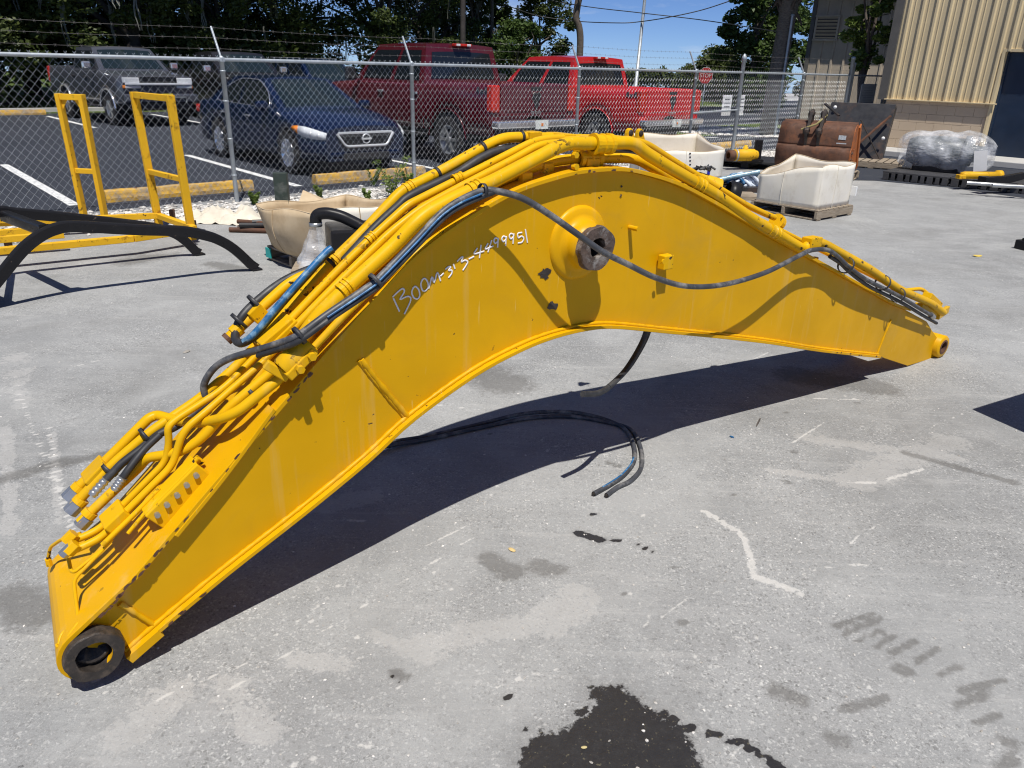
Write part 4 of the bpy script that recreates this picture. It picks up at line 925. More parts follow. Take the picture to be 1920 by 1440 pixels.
        for sgn in (-1, 1):
            b = MB()
            for (a, z, c, d) in ((0,.09,.045,.03), (.045,.09,.045,0), (.07,.06,.10,0), (.07,0,.10,.06), (.125,.09,.17,.03), (.17,.09,.17,0)):
                pass
            dec = [((0,.03),(.05,.03)),((.04,.0),(.04,.09)),((0,.03),(.03,.09)),((.07,.0),(.11,.05)),((.07,.05),(.11,.0)),((.13,.03),(.18,.03)),((.17,.0),(.17,.09)),((.13,.03),(.16,.09))]
            for (a, z), (c, d) in dec:
                b.bar((x0 + .42 - a*1.6, sgn*(W/2 - .010), belt - .10 + z*1.1), (x0 + .42 - c*1.6, sgn*(W/2 - .010), belt - .10 + d*1.1), .02, .018, (0,1,0))
            b.build('decal', M['charcoal'], e)['kind'] = 'stuff'
    return e
def place(e, s, t, ang=None, z=.004):
    p = FP(s, t); e.location = (p.x, p.y, z); e.rotation_euler = (0, 0, HEAD if ang is None else ang)
ram = pickup('maroon', 'dark maroon lifted pickup truck parked tail to the fence beside the blue sedan', L=5.9, W=2.06, rw=.45, lift=.09, roof=1.98); place(ram, 5.92, .62 + 2.95, HEAD + math.pi)
red = pickup('red', 'bright red pickup truck parked tail to the fence, right of the maroon one', L=5.8, W=2.06, rw=.42, lift=.0, roof=1.94); place(red, 10.08, .75 + 2.9, HEAD + math.pi)
gm = pickup('charcoal', 'charcoal pickup truck facing the yard with a yellow front plate', L=5.5, W=2.0, rw=.41, lift=.06, roof=1.86, tone='gm', flare=True)
p = (G(212, 231) + G(342, 236))/2; gm.location = (p.x - 1.25, p.y + 1.3, .004); gm.rotation_euler = (0, 0, math.atan2(-.80, .52) + R(13))
blk = pickup('blackcar', 'black pickup truck facing the yard, between the charcoal one and the navy sport utility', L=5.5, W=2.0, rw=.41, lift=.02, roof=1.86, tone='gm', flare=True); place(blk, 6.35, 14.6)

def sedan(label):
    e = empty('sedan_car'); tag(e, label, 'car'); P = M['navy']
    L, W, rw = 4.86, 1.83, .335; x1, x0 = L/2, -L/2; ax = (x1 - .95, x1 - .95 - 2.78); ra = rw + .055; sill = .27
    def wf(x):
        w = W/2
        if x > x1 - .75: w -= .20*((x - x1 + .75)/.75)**2.2
        if x < x0 + .5: w -= .12*((x0 + .5 - x)/.5)**2
        return w
    def tf(x):
        if x > .95: return .98 - .24*((x - .95)/(x1 - .95))**1.7
        if x < -1.5: return 1.02 - .05*((-1.5 - x)/(x1 - 1.5))**1.5
        return .98 + .04*(.95 - x)/2.45
    lower(x0, x1, wf, tf, ax, ra, rw, sill, crown=.06).build('body', P, e)
    slab(e, 'chassis', 'plastic', (0, 0, .34), (L-.6, W*.7, .22)); 
    for xa in ax: slab(e, 'wheel_well', 'plastic', (xa, 0, rw + .12), (ra*1.8, W-.2, .4), 0)
    hs = House(-1.78, -1.02, .20, 1.12, .985, 1.435, W/2 - .10, W/2 - .30, zb1=.955, zb0=1.01)
    hs.shell().build('cabin', P, e, bevel=.045)
    hs.epane(.08, .92, .07, .93, True).build('windscreen', M['car_glass_grn'], e); hs.epane(.10, .90, .10, .90, False).build('rear_window', M['car_glass'], e)
    for sgn in (-1, 1):
        out = [(.16, .08), (.44, .08), (.44, .90), (.30, .90), (.10, .52)]; hs.pane(out, sgn).build('side_window', M['car_glass'], e)
        out2 = [(.47, .08), (.90, .08), (.95, .35), (.98, .70), (.95, .90), (.47, .90)]; hs.pane(out2, sgn).build('side_window', M['car_glass'], e)
        trim = [(.12, .04), (.90, .04), (.99, .55), (.93, .95), (.55, .97), (.28, .95), (.06, .5), (.12, .04)]
        MB().tube(fillet([hs.side(u, v, sgn, .012) for u, v in trim], .15), .010, 6).build('window_trim', M['chrome'], e)
        for a, c in ((-1.12, -.08), (-.06, 1.02)):
            d = door_skin(a, c, wf, tf, ax, ra, rw, sill + .03, sgn, .005).build('door', P, e); MB().box((a + .16, sgn*(W/2 + .012), .84), (.2, .025, .03)).build('handle', M['chrome'], d, bevel=.008)
        m = slab(e, 'wing_mirror', P, (.82, sgn*(W/2 + .07), 1.03), (.14, .22, .15), .05)
        for xa in ax: wheel(e, xa, sgn*(W/2 - .10), rw, .22, .225, 10, 'chrome')
        # swept headlight wrapping over the wing
        hl = [(x1-.70, wf(x1-.70), .735, .775), (x1-.52, wf(x1-.52), .665, .785), (x1-.36, wf(x1-.36), .625, .78), (x1-.2, wf(x1-.2), .605, .755), (x1-.06, wf(x1-.06), .60, .72), (x1+.004, wf(x1)-.02, .60, .70), (x1+.014, .49, .63, .685)]
        for a_, c_, nm_, mt_ in ((0, 2, 'side_marker', 'amber'), (1, 6, 'headlight', 'headlight')):
            rows = [[Vector((x, sgn*(y + .014), z0_)), Vector((x + .004, sgn*(y + .02), (z0_+z1_)/2)), Vector((x - .004, sgn*(y - .006), z1_))] for x, y, z0_, z1_ in hl[a_:c_]]
            MB().grid(rows).build(nm_, M[mt_], e, solid=.012)
        for k_ in range(2): MB().lathe([(0, .02), (.03, .018), (.036, 0)], (x1 - .10 - .14*k_, sgn*(wf(x1 - .10 - .14*k_) + .01), .66 + .02*k_), (.8, sgn*.6, 0), 12).build('lamp_reflector', M['bright'], e)
        slab(e, 'fog_lamp', 'headlight', (x1 - .13, sgn*.64, .37), (.08, .14, .07), .02); slab(e, 'tail_lamp', 'taillight', (x0 + .12, sgn*(W/2 - .22), .83), (.22, .34, .16), .04)
    b = MB(); g = [(-.48, .67), (.48, .67), (.38, .50), (-.38, .50)]
    b.prism([(x1 + .015, y, z) for y, z in g], [(x1 - .15, y, z) for y, z in g]); b.build('grille', M['plastic'], e, bevel=.01)
    MB().tube(fillet([(x1 + .01, -.52, .685), (x1 + .025, -.38, .49), (x1 + .025, .38, .49), (x1 + .01, .52, .685)], .06), .022, 8).build('grille_surround', M['bright'], e); MB().bar((x1 + .0, -.50, .695), (x1 + .0, .50, .695), .03, .04).build('grille_bar', M['bright'], e, bevel=.008)
    for k in range(4): slab(e, 'grille_slat', 'plastic', (x1 + .02, 0, .52 + k*.038), (.016, .76 + .04*k, .012), .002)
    em = MB(); em.lathe([(.062, -.01), (.062, .012), (.078, .012), (.078, -.01)], (x1 + .02, 0, .60), (1,0,0), 24); em.box((x1 + .034, 0, .60), (.012, .19, .03)); em.build('emblem', M['bright'], e, bevel=.003)
    slab(e, 'front_bumper', P, (x1 - .14, 0, .36), (.30, W - .42, .20), .08); slab(e, 'air_intake', 'plastic', (x1 + .005, 0, .34), (.06, .86, .10), .02); slab(e, 'number_plate', 'plate_white', (x0 - .01, 0, .72), (.01, .31, .15), .002)
    return e
sd = sedan('dark blue sedan with chrome grille parked nose to the fence'); pf = (G(556, 326), G(424, 294)); mid_ = (pf[0] + pf[1])/2; hd = (pf[0] - pf[1]).normalized(); HS = math.atan2(hd.y, hd.x); left = Vector((-hd.y, hd.x, 0))
c_ = mid_ + left*.80 - hd*(1.48 - 1.39); sd.location = (c_.x, c_.y, .004); sd.rotation_euler = (0, 0, HS)

def suv(label):
    e = empty('sport_utility'); tag(e, label, 'car'); P = M['navy']; L, W, rw = 4.9, 1.95, .38; x1, x0 = L/2, -L/2; ax = (x1-.95, x0+1.0); ra = rw + .07; sill = .42
    wf = lambda x: W/2 - (.14*((x - x1 + .5)/.5)**2 if x > x1 - .5 else 0); tf = lambda x: 1.14 - (.12*((x - 1.1)/(x1-1.1))**1.6 if x > 1.1 else 0)
    lower(x0, x1, wf, tf, ax, ra, rw, sill, crown=.05).build('body', P, e); slab(e, 'chassis', 'plastic', (0, 0, .45), (L-.5, W*.7, .3))
    hs = House(x0 + .06, x0 + .3, .25, 1.15, 1.12, 1.74, W/2 - .08, W/2 - .24); hs.shell().build('cabin', P, e, bevel=.04); hs.epane(.07, .93, .08, .90, True).build('windscreen', M['car_glass_grn'], e); hs.epane(.1, .9, .15, .85, False).build('rear_window', M['car_glass'], e)
    for sgn in (-1, 1):
        for uv in ([(.04,.1),(.30,.1),(.30,.86),(.06,.86)], [(.33,.1),(.60,.1),(.60,.86),(.33,.86)], [(.63,.1),(.92,.1),(.96,.86),(.63,.86)]): hs.pane(uv, sgn).build('side_window', M['car_glass'], e)
        for xa in ax: wheel(e, xa, sgn*(W/2-.13), rw, .25, .25, 5, 'zinc')
        slab(e, 'wing_mirror', P, (.85, sgn*(W/2 + .08), 1.2), (.12, .2, .16), .05); slab(e, 'headlight', 'headlight', (x1 - .1, sgn*(W/2 - .32), .92), (.16, .34, .13), .03)
        MB().tube([(x0+.5, sgn*(W/2-.3), 1.80), (.1, sgn*(W/2-.3), 1.80)], .015, 8).build('roof_rail', M['zinc'], e)
    slab(e, 'grille', 'plastic', (x1 - .01, 0, .88), (.08, .8, .22), .02); slab(e, 'front_bumper', P, (x1 - .05, 0, .58), (.25, W-.25, .26), .07); slab(e, 'number_plate', 'plate_yellow', (x1 + .08, 0, .6), (.01, .3, .15), .002)
    return e
sv = suv('navy sport utility vehicle behind the blue sedan, left of the maroon truck'); place(sv, 9.3, 14.6)
# ---------------------------------------------------------------- workshop building on the right and the shed behind it
t = NT('tan_siding'); p = t.P(); c = t.mix(t.ramp(t.noise(.7, 5, .6), .3, .7), (.60, .485, .29), (.68, .56, .345)); c = t.mix(t.math('MULTIPLY', t.ramp(t.noise(3, 6, .7, vec=t.map((6, 6, .6))), .5, .75), .25), c, (.30, .24, .15)); t.set(base=c, rough=.55, spec=.4); M['siding'] = t.m
t = NT('tan_block'); c = t.mix(t.ramp(t.noise(1.1, 5, .6), .3, .7), (.50, .395, .28), (.57, .46, .335)); t.set(base=c, rough=.85, spec=.2); t.bump(t.noise(70, 4, .7), .35, .006); M['block'] = t.m
M['trim'] = simple('dark_trim', (.10, .095, .085), .6, var=.12); M['door_blue'] = simple('door_navy', (.010, .022, .048), .45, var=.2, scale=2); M['taupe'] = simple('shed_siding', (.42, .36, .28), .7, var=.1, scale=2)
wc = FP(WB, -1.3)
ws = empty('workshop_building', (wc.x, wc.y, .13), math.atan2(-FN.y, -FN.x))      # x runs along the wall towards the camera, -y faces... the yard
tag(ws, 'tan ribbed metal workshop with block base and dark blue door', 'building')
# the yard side of the wall is local -y (turned so)
side = 1 if (Matrix.Rotation(math.atan2(-FN.y, -FN.x), 3, 'Z') @ Vector((0, 1, 0))).dot(-FD) > 0 else -1
def wy(y): return side*y
zl = hgt(FP(WB, -1.35), 1645, 186) - .13
dl = FP(WB, -1.3); door_t = None
dx0 = (PLN(1836, 300, FP(WB, 0), FD) - Vector((wc.x, wc.y, .13))).dot(-FN)
dtop = hgt(Vector((wc.x, wc.y, 0)) - FN*dx0, 1868, 97) - .13
Lw = 11.0; Hw = 5.6
# block courses, each block its own piece
bh = .20; bl = .40; rows_n = int(zl / bh)
b0 = MB().box((dx0/2 - .02, wy(-.11), zl/2), (dx0 - .0, .18, zl - .01)); b0.build('base_wall', simple('mortar', (.47, .375, .265), .9, var=.08), ws)
blk_me = None
base_o = [o for o in ws.children if o.name.startswith('base_wall')][0]
for r in range(rows_n + 1):
    x = -.2*(r % 2) + .005; h_ = min(bh, zl - r*bh) - .005
    if h_ < .03: continue
    while x < dx0 - .02:
        xa, xb = max(x, .0), min(x + bl - .005, dx0 - .006)
        if xb - xa > .05:
            MB().box(((xa+xb)/2, wy(-.021 + random.uniform(-.0012, .0012)), r*bh + h_/2 + .004), (xb-xa, .02, h_)).build('block', M['block'], base_o, bevel=.004)
        x += bl
MB().box((dx0/2 + .02, wy(.035), zl + .012), (dx0 + .10, .11, .024)).build('ledge_flashing', M['siding'], ws, bevel=.003)
# ribbed sheets: one sheet per 0.9 m
def ribbed(x0, x1, z0, z1, pitch=.30, depth=.042, y0=.0):
    b = MB(); P = []; x = x0
    while x < x1 - 1e-4:
        for dx_, d in ((0, 0), (.085, 0), (.105, depth), (.150, depth), (.170, 0), (.225, 0), (.232, .012), (.245, .012), (.252, 0)):
            if x + dx_ <= x1: P.append((x + dx_, d))
        x += pitch
    P.append((x1, 0)); A = [Vector((px_, wy(y0 + d), z0)) for px_, d in P]; B = [Vector((px_, wy(y0 + d), z1)) for px_, d in P]
    b.grid([A, B], sm=False); return b
x = 0.0
while x < Lw:
    x2 = min(x + .9, Lw)
    if x < dx0 - .06:
        xe = min(x2, dx0 - .06); ribbed(x, xe, zl + .02, Hw).build('siding_sheet', M['siding'], ws)
        if x2 > xe: ribbed(xe, x2, dtop + .02, Hw).build('siding_sheet', M['siding'], ws)
    else: ribbed(x, x2, dtop + .02, Hw).build('siding_sheet', M['siding'], ws)
    x = x2
MB().box((-.10, wy(-.06), (zl + Hw)/2), (.20, .24, Hw - zl)).build('corner_trim', M['trim'], ws, bevel=.004)
d = MB().box((dx0 + 1.9, wy(-.20), dtop/2), (3.8, .06, dtop)).build('door', M['door_blue'], ws); 
for k in range(4): MB().box((dx0 + .95*k + .02, wy(-.15), dtop/2), (.05, .05, dtop - .01)).build('door_stile', M['door_blue'], d, bevel=.004)
MB().box((dx0 - .03, wy(-.08), dtop/2), (.06, .22, dtop)).build('door_jamb', M['siding'], ws, bevel=.003); MB().box((dx0 + 1.9, wy(-.08), dtop + .03), (3.9, .22, .06)).build('door_head', M['siding'], ws, bevel=.003)
MB().box((-.16, wy(-2.2), Hw/2 - .05), (.04, 4.0, Hw - .1)).build('end_wall', M['trim'], ws)
MB().box((Lw/2, wy(-4), Hw + .05), (Lw + .8, 9.0, .10)).build('roof', M['trim'], ws)
# shed behind
sc = G(1497, 236); SD = Vector((.80, -.60, 0)); SN = Vector((-.60, -.80, 0)); sang = math.atan2(SD.y, SD.x)
sh = empty('louvred_shed', (sc.x, sc.y, 0), sang); tag(sh, 'taupe board shed with a louvred vent under deep eaves', 'building')
Hs = 4.35; Ls = 9.0
x = 0.0
while x < Ls:       # grooved board panels, x along the wall, -y outwards
    P = []
    for k in range(3):
        o_ = x + k*.41
        P += [(o_, 0), (o_ + .31, 0), (o_ + .325, -.045), (o_ + .385, -.045), (o_ + .40, 0)]
    P.append((x + 1.22, 0)); MB().grid([[Vector((a, d_, 0)) for a, d_ in P], [Vector((a, d_, Hs)) for a, d_ in P]], sm=False).build('siding_sheet', M['taupe'], sh); x += 1.22
MB().box((-.06, .10, Hs/2), (.14, .30, Hs)).build('corner_trim', M['trim'], sh, bevel=.004); MB().box((-.09, 3.1, Hs/2), (.06, 6.0, Hs)).build('end_wall', M['taupe'], sh)
MB().box((Ls/2 - .3, 2.3, Hs + .06), (Ls + 1.0, 5.9, .12)).build('roof', M['trim'], sh, bevel=.01); MB().box((Ls/2 - .3, -.66, Hs + .03), (Ls + 1.0, .03, .20)).build('fascia', simple('grey_fascia', (.22, .25, .26), .5), sh)
n_ = -SN
def shp(px, py):
    p = PLN(px, py, sc, SN) - sc; return Vector((p.dot(SD), 0, p.z))
a, c = shp(1527, 75), shp(1576, 30); vx, vz, vw, vh = (a.x + c.x)/2, (a.z + c.z)/2, abs(c.x - a.x), abs(c.z - a.z)
v = MB().box((vx, -.055, vz), (vw, .02, vh)).build('vent', simple('vent_back', (.03, .028, .025), .8), sh)
for k in range(7): MB().box((vx, -.085, vz - vh/2 + (k+.5)*vh/7), (vw*.94, .012, vh/7*.95), Matrix.Rotation(R(38), 3, 'X')).build('louvre_slat', M['taupe'], v)
for dx_, dz_, w_, h_ in ((0, vh/2, vw + .1, .06), (0, -vh/2, vw + .1, .06), (vw/2, 0, .06, vh), (-vw/2, 0, .06, vh)): MB().box((vx + dx_, -.08, vz + dz_), (w_, .07, h_)).build('vent_frame', M['taupe'], v, bevel=.004)
# ---------------------------------------------------------------- black bent-tube guard on the left
def rect_tube(pts, w, h, name, mat, root, up=(0,0,1), bevel=.016):
    pts = [Vector(p) for p in pts]; m = len(pts); rows = []; U = Vector(up)
    for i in range(m):
        T = (pts[min(i+1, m-1)] - pts[max(i-1, 0)]).normalized(); a = T.cross(U).normalized(); b_ = a.cross(T).normalized()
        rows.append([pts[i] + a*(x*w/2) + b_*(y*h/2) for x, y in ((-1,-1), (1,-1), (1,1), (-1,1), (-1,-1))])
    b = MB(); b.grid(rows, sm=False); b.add(rows[0][:4], [(0,1,2,3)]); b.add(rows[-1][:4], [(3,2,1,0)])
    return b.build(name, mat, root, bevel=bevel)
fn, ff = G(483, 506), G(374, 478)
gd = empty('tube_guard', (fn.x, fn.y, 0)); tag(gd, 'black bent square-tube guard frame standing on the concrete at the left', 'frame')
across = (ff - fn); across.z = 0
# the near hoop lies in a vertical plane through its two feet
far_foot = G(-75, 590); hd_ = (far_foot - fn); hd_.z = 0; hl = hd_.length; hd_.normalize(); hn = Vector((-hd_.y, hd_.x, 0))
def hp(px, py): 
    p = PLN(px, py, fn, hn) - fn; return Vector((p.x, p.y, p.z))
near = [(480,505),(440,468),(408,449),(380,440),(340,433),(250,430),(140,424),(100,430),(70,445),(40,470),(5,512),(-30,555)]
N_ = smooth([hp(*p) for p in near], 4); N_[0].z = .02
rect_tube(N_, .05, .085, 'side_tube', M['black_paint'], gd)
def fp_(px, py):
    p = PLN(px, py, ff, hn) - fn; return Vector((p.x, p.y, p.z))
far = [(374,478),(345,450),(322,436),(290,427),(240,420),(130,408),(30,399),(0,396),(-40,410),(-80,450),(-105,500)]
F_ = smooth([fp_(*p) for p in far], 4); F_[0].z = .02
rect_tube(F_, .05, .085, 'side_tube', M['black_paint'], gd)
rect_tube([fp_(8, 404), hp(84, 432)], .07, .09, 'cross_tube', M['black_paint'], gd); rect_tube([fp_(-30, 404), hp(-10, 525)], .05, .08, 'cross_tube', M['black_paint'], gd)
MB().prism([hp(84, 424) + Vector((0,0,0)), hp(120, 424), hp(96, 440)], [hp(84, 424) + across*.12, hp(110, 424) + across*.1, hp(96, 440) + across*.03]).build('gusset', M['black_paint'], gd)
for p in (N_[0], F_[0]): MB().box((p.x, p.y, .008), (.09, .08, .016), rz3(math.atan2(hd_.y, hd_.x))).build('foot_plate', M['black_paint'], gd, bevel=.003)
MB().prism([hp(-30,530), hp(5,512), hp(-5,545), hp(-40,580)], [q + across*.35 for q in (hp(-30,530), hp(5,512), hp(-5,545), hp(-40,580))]).build('gusset', M['black_paint'], gd)  # unseen block added at the left foot to cast the edge shadow
# ---------------------------------------------------------------- yellow upright racks
rb = G(360, 424)
rk = empty('steel_rack', (rb.x, rb.y, 0)); tag(rk, 'rusty yellow steel rack with two ladder-like uprights against the fence', 'rack')
def rw_(px, py, z): return G(px, py, z) - Vector((rb.x, rb.y, 0))
zb_ = .16
ladders = []
for (l0, r0, l1, r1, rung) in (((296,404),(358,424),(251,174),(318,176),((280,312),(333,330))), ((157,400),(196,402),(109,176),(152,176),((137,316),(177,334)))):
    Lb, Rb = rw_(*l0, zb_), rw_(*r0, zb_)
    def lift_(base, px, py):
        w = base + Vector((rb.x, rb.y, 0)); return Vector((base.x, base.y, hgt(w, px, py)))
    def topof(base, px, py):
        # the uprights lean a little, keep their plane
        w = base + Vector((rb.x, rb.y, 0)); d = ray(px, py); tt = math.hypot(w.x, w.y)/math.hypot(d.x, d.y); return Vector((d.x*tt - rb.x, d.y*tt - rb.y, CAM_H + d.z*tt))
    Lt, Rt = topof(Lb, *l1), topof(Rb, *r1)
    zt = (Lt.z + Rt.z)/2; Lt.z = Rt.z = zt; ax_ = (Rt - Lt).normalized()
    for a, c in ((Lb, Lt), (Rb, Rt)): MB().bar(a - Vector((0,0,.14)), c, .075, .045, ax_).build('upright', M['yellow_rack'], rk, bevel=.004)
    MB().bar(Lt - Vector((0,0,.03)) - ax_*.02, Rt - Vector((0,0,.03)) + ax_*.02, .05, .06).build('top_rail', M['yellow_rack'], rk, bevel=.004)
    u = .37; MB().bar(Lb.lerp(Lt, u), Rb.lerp(Rt, u), .05, .05).build('rung', M['yellow_rack'], rk, bevel=.004)
    for a, c, s_ in ((Lt, Rt, 1), (Rt, Lt, -1)):
        d_ = (c - a).normalized(); n__ = d_.cross(Vector((0,0,1)))*.006; q = [a + d_*.02, a + d_*.12, a + d_*.02 - Vector((0,0,.16))]
        MB().prism([v_ + n__ for v_ in q], [v_ - n__ for v_ in q]).build('gusset', M['yellow_rack'], rk)
    ladders.append((Lb, Rb))
for pa, pc_, w in (((-40,474),(250,447),.07), ((-40,440),(150,424),.07), ((250,447),(362,430),.07), ((-40,420),(300,404),.06), ((-40,452),(120,440),.06)):
    MB().bar(rw_(*pa, zb_), rw_(*pc_, zb_), w, .06).build('base_beam', M['yellow_rack'], rk, bevel=.004)
MB().bar(rw_(296,404,zb_-.002), rw_(364,428,zb_-.002), .06, .055).build('base_beam', M['yellow_rack'], rk, bevel=.004); MB().bar(rw_(60,412,zb_+.04), rw_(-60,414,zb_+.04), .07, .05).build('base_beam', M['yellow_rack'], rk, bevel=.004)
for px, py in ((365,438),(250,452),(20,478),(325,416)):
    q = rw_(px, py, 0); MB().box((q.x, q.y, .07), (.05, .05, .14)).build('foot', M['rust_steel'], rk, bevel=.003)
# ---------------------------------------------------------------- pallets and cartons
def pallet(name, c, ang, lx, ly, label, mat='wood', h=.13, nb=7, group=None, cat='pallet'):
    e = empty(name, (c.x, c.y, 0.006), ang); tag(e, label, cat, group)
    for k in range(nb): MB().box((-lx/2 + (k+.5)*lx/nb, 0, h - .009), (lx/nb*.80, ly, .018)).build('deck_board', M[mat], e, bevel=.002)
    for y in (-ly/2 + .02, 0, ly/2 - .02): MB().box((0, y, h/2 + .0), (lx, .04, h - .04)).build('stringer', M[mat], e, bevel=.003)
    for k in (0, nb//2, nb-1): MB().box((-lx/2 + (k+.5)*lx/nb, 0, .009), (lx/nb*.75, ly, .018)).build('bottom_board', M[mat], e, bevel=.002)
    return e
def carton(label, corners, z0, heights, bow, mat, thick=.008, flare=0., seams=True, name='cardboard_carton'):
    """open topped bulk carton: corners in order, with bowed walls"""
    cx_ = sum((c for c in corners), Vector()) / 4; e = empty(name, (cx_.x, cx_.y, 0)); tag(e, label, 'carton')
    C = [c - Vector((cx_.x, cx_.y, 0)) for c in corners]
    for k in range(4):
        a, c = C[k], C[(k+1) % 4]; ha, hc = heights[k], heights[(k+1) % 4]; d = (c - a); out = Vector((d.y, -d.x, 0)).normalized()
        if out.dot((a + c)/2) < 0: out = -out
        rows = []; nu, nv = 14, 8
        for j in range(nv + 1):
            v_ = j/nv; r = []
            for i in range(nu + 1):
                u_ = i/nu; p = a.lerp(c, u_); h_ = (ha + (hc-ha)*u_) + .02*math.sin(u_*7 + k)*(v_ > .99)
                bo = bow[k]*math.sin(math.pi*u_)*(.35 + .65*math.sin(math.pi*(v_*.8 + .1))) + .006*mnoise.noise(Vector((u_*4, v_*3, k*5.1)))
                fl = flare*v_
                r.append(Vector((p.x*(1+fl), p.y*(1+fl), z0 + h_*v_)) + out*bo)
            rows.append(r)
        MB().grid(rows).build('carton_wall', M['card'] if (mat == 'card_brown' and k == 0) else M[mat], e, solid=thick)  # brown carton: near right wall coloured white to stand for sun glare
        MB().tube(rows[-1], .0055, 5).build('raw_edge', M['card_brown'], e)
        if seams:
            for u_ in (.48,):
                i = int(u_*nu); MB().tube([r[i] + out*.008 for r in rows], .004, 5).build('crease', M[mat], e)
    MB().add([C[0] + Vector((0,0,z0+.02)), C[1] + Vector((0,0,z0+.02)), C[2] + Vector((0,0,z0+.02)), C[3] + Vector((0,0,z0+.02))], [(0,1,2,3)]).build('carton_floor', M['card_brown'], e, solid=.01)
    return e
def quad_from(n, l, r, z=0.):
    N, Lc, Rc = G(*n, z), G(*l, z), G(*r, z); return [Vector((p.x, p.y, 0)) for p in (N, Rc, Lc + Rc - N, Lc)]
# right carton
Q = quad_from((1530,394), (1418,376), (1590,384), .13); cen = sum(Q, Vector())/4; an = math.atan2((Q[1]-Q[0]).y, (Q[1]-Q[0]).x)
lx_ = (Q[1]-Q[0]).length; ly_ = (Q[3]-Q[0]).length
pallet('wooden_pallet', cen, an, lx_ + .10, ly_ + .12, 'grey wooden pallet under the open white carton on the right')
def hh_(q, px, py): return hgt(q, px, py) - .135
c1 = carton('open white bulk carton with bowed sides on the right wooden pallet', Q, .135, [hh_(Q[0],1527,311), hh_(Q[1],1594,307), hh_(Q[1],1594,306)+.02, hh_(Q[3],1424,326)], [.02, .02, .05, .04], 'card')
MB().box((Q[1].x - cen.x + .02, Q[1].y - cen.y - .02, .32), (.03, .10, .12), rz3(an)).build('torn_label', M['white'], c1)
# middle carton, half hidden by the boom
A1, A2 = G(1352, 336, .12), G(1226, 338, .12); dd = (A1 - A2); dd.z = 0; nn = Vector((-dd.y, dd.x, 0)).normalized(); Q2 = [A2, A1, A1 + nn*.95, A2 + nn*.95]; Q2 = [Vector((p.x, p.y, 0)) for p in Q2]; cen2 = sum(Q2, Vector())/4; an2 = math.atan2(dd.y, dd.x)
pallet('wooden_pallet', cen2, an2, dd.length + .1, 1.05, 'wooden pallet under the white carton with a blue tape mark')
c2 = carton('white open carton with a blue tape mark, behind the crown of the boom', Q2, .125, [hgt(Q2[0],1236,285)-.125, hgt(Q2[1],1353,281)-.125, .62, .62], [.03, .0, .03, .0], 'card')
p = PLN(1327, 322, A1, nn) - nn*.03; MB().box((p.x - cen2.x, p.y - cen2.y, p.z), (.045, .012, .17), rz3(an2)).build('blue_tape', simple('blue_tape', (.015, .02, .35), .4), c2)
for k in range(5):
    p = PLN(1292, 287 + k*7, A1, nn) - nn*.035; MB().box((p.x - cen2.x, p.y - cen2.y, p.z), (.03, .006, .02), rz3(an2)).build('staple_hole', M['plastic'], c2)
# left carton on its pallet
Q3 = quad_from((600,492), (506,462), (745,468), .13); cen3 = sum(Q3, Vector())/4; an3 = math.atan2((Q3[1]-Q3[0]).y, (Q3[1]-Q3[0]).x)
Q3 = [cen3 + (q - cen3)*.96 for q in Q3]
pl3 = pallet('wooden_pallet', cen3, an3, (Q3[1]-Q3[0]).length + .12, (Q3[3]-Q3[0]).length + .10, 'wooden pallet with a teal painted end under the sagging brown carton')
MB().box((-(Q3[1]-Q3[0]).length/2 - .064, (Q3[3]-Q3[0]).length/2 - .0, .07), (.012, .09, .09)).build('painted_end', simple('teal_paint', (.02, .35, .33), .6), pl3)
c3 = carton('sagging brown bulk carton, one wall whitened for sun glare, on a pallet left of the boom', Q3, .14, [.43, .46, .36, .37], [.10, .02, .05, .12], 'card_brown', flare=.20)
# torn flap, slotted post and scrap inside the carton
b = MB(); q = [over(556,392,8.35), over(568,357,8.6), over(590,366,8.6), over(618,378,8.55), over(625,388,8.4)]; q = [p - cen3 for p in q]; b.add(q, [tuple(range(5))]); b.build('torn_flap', M['card_brown'], c3, solid=.012)
pp = G(531, 388, .45); pe = empty('slotted_post', (pp.x, pp.y, 0)); tag(pe, 'short dark green steel post standing in the sagging brown carton', 'post')
MB().box((0, 0, .46), (.13, .06, .62)).build('post_body', simple('dark_green_steel', (.035, .05, .04), .5, dirt=(.3, .3, .28), dirtf=.5), pe, bevel=.006); MB().box((.0, -.035, .34), (.05, .004, .05)).build('rust_patch', M['rust_orange'], pe)
# air box with bent pipe and a plastic bag
ab = G(655, 545); ae = empty('air_cleaner_box', (ab.x, ab.y, 0), R(20)); tag(ae, 'black steel air box with a bent pipe beside the brown carton', 'machine part')
zt_ = hgt(ab, 650, 428)
MB().box((.12, .12, (zt_+.14)/2), (.50, .42, zt_-.14)).build('box_body', M['black_paint'], ae, bevel=.02); MB().box((.12, .12, .08), (.42, .36, .16)).build('box_foot', M['black_paint'], ae, bevel=.01)
MB().box((.12, -.095, zt_*.62), (.34, .006, .18)).build('box_panel', M['black_paint'], ae, bevel=.004)
def ap(px, py):
    p = PLN(px, py, ab, Vector((0,1,0))) - ab; p = Matrix.Rotation(-R(20), 3, 'Z') @ p; return p
MB().tube(fillet([ap(592,424), ap(592,402), ap(612,399), ap(640,405), ap(690,430)], .09, 8), .047, 18).build('bent_pipe', M['black_paint'], ae); MB().lathe([(.049, 0), (.053, .0), (.053, .03), (.049, .03)], ap(592,424), (0,0,1), 20).build('pipe_clip', M['zinc'], ae)
t = NT('clear_plastic_film'); t.set(base=(.82, .84, .87), rough=.16, spec=.6); 
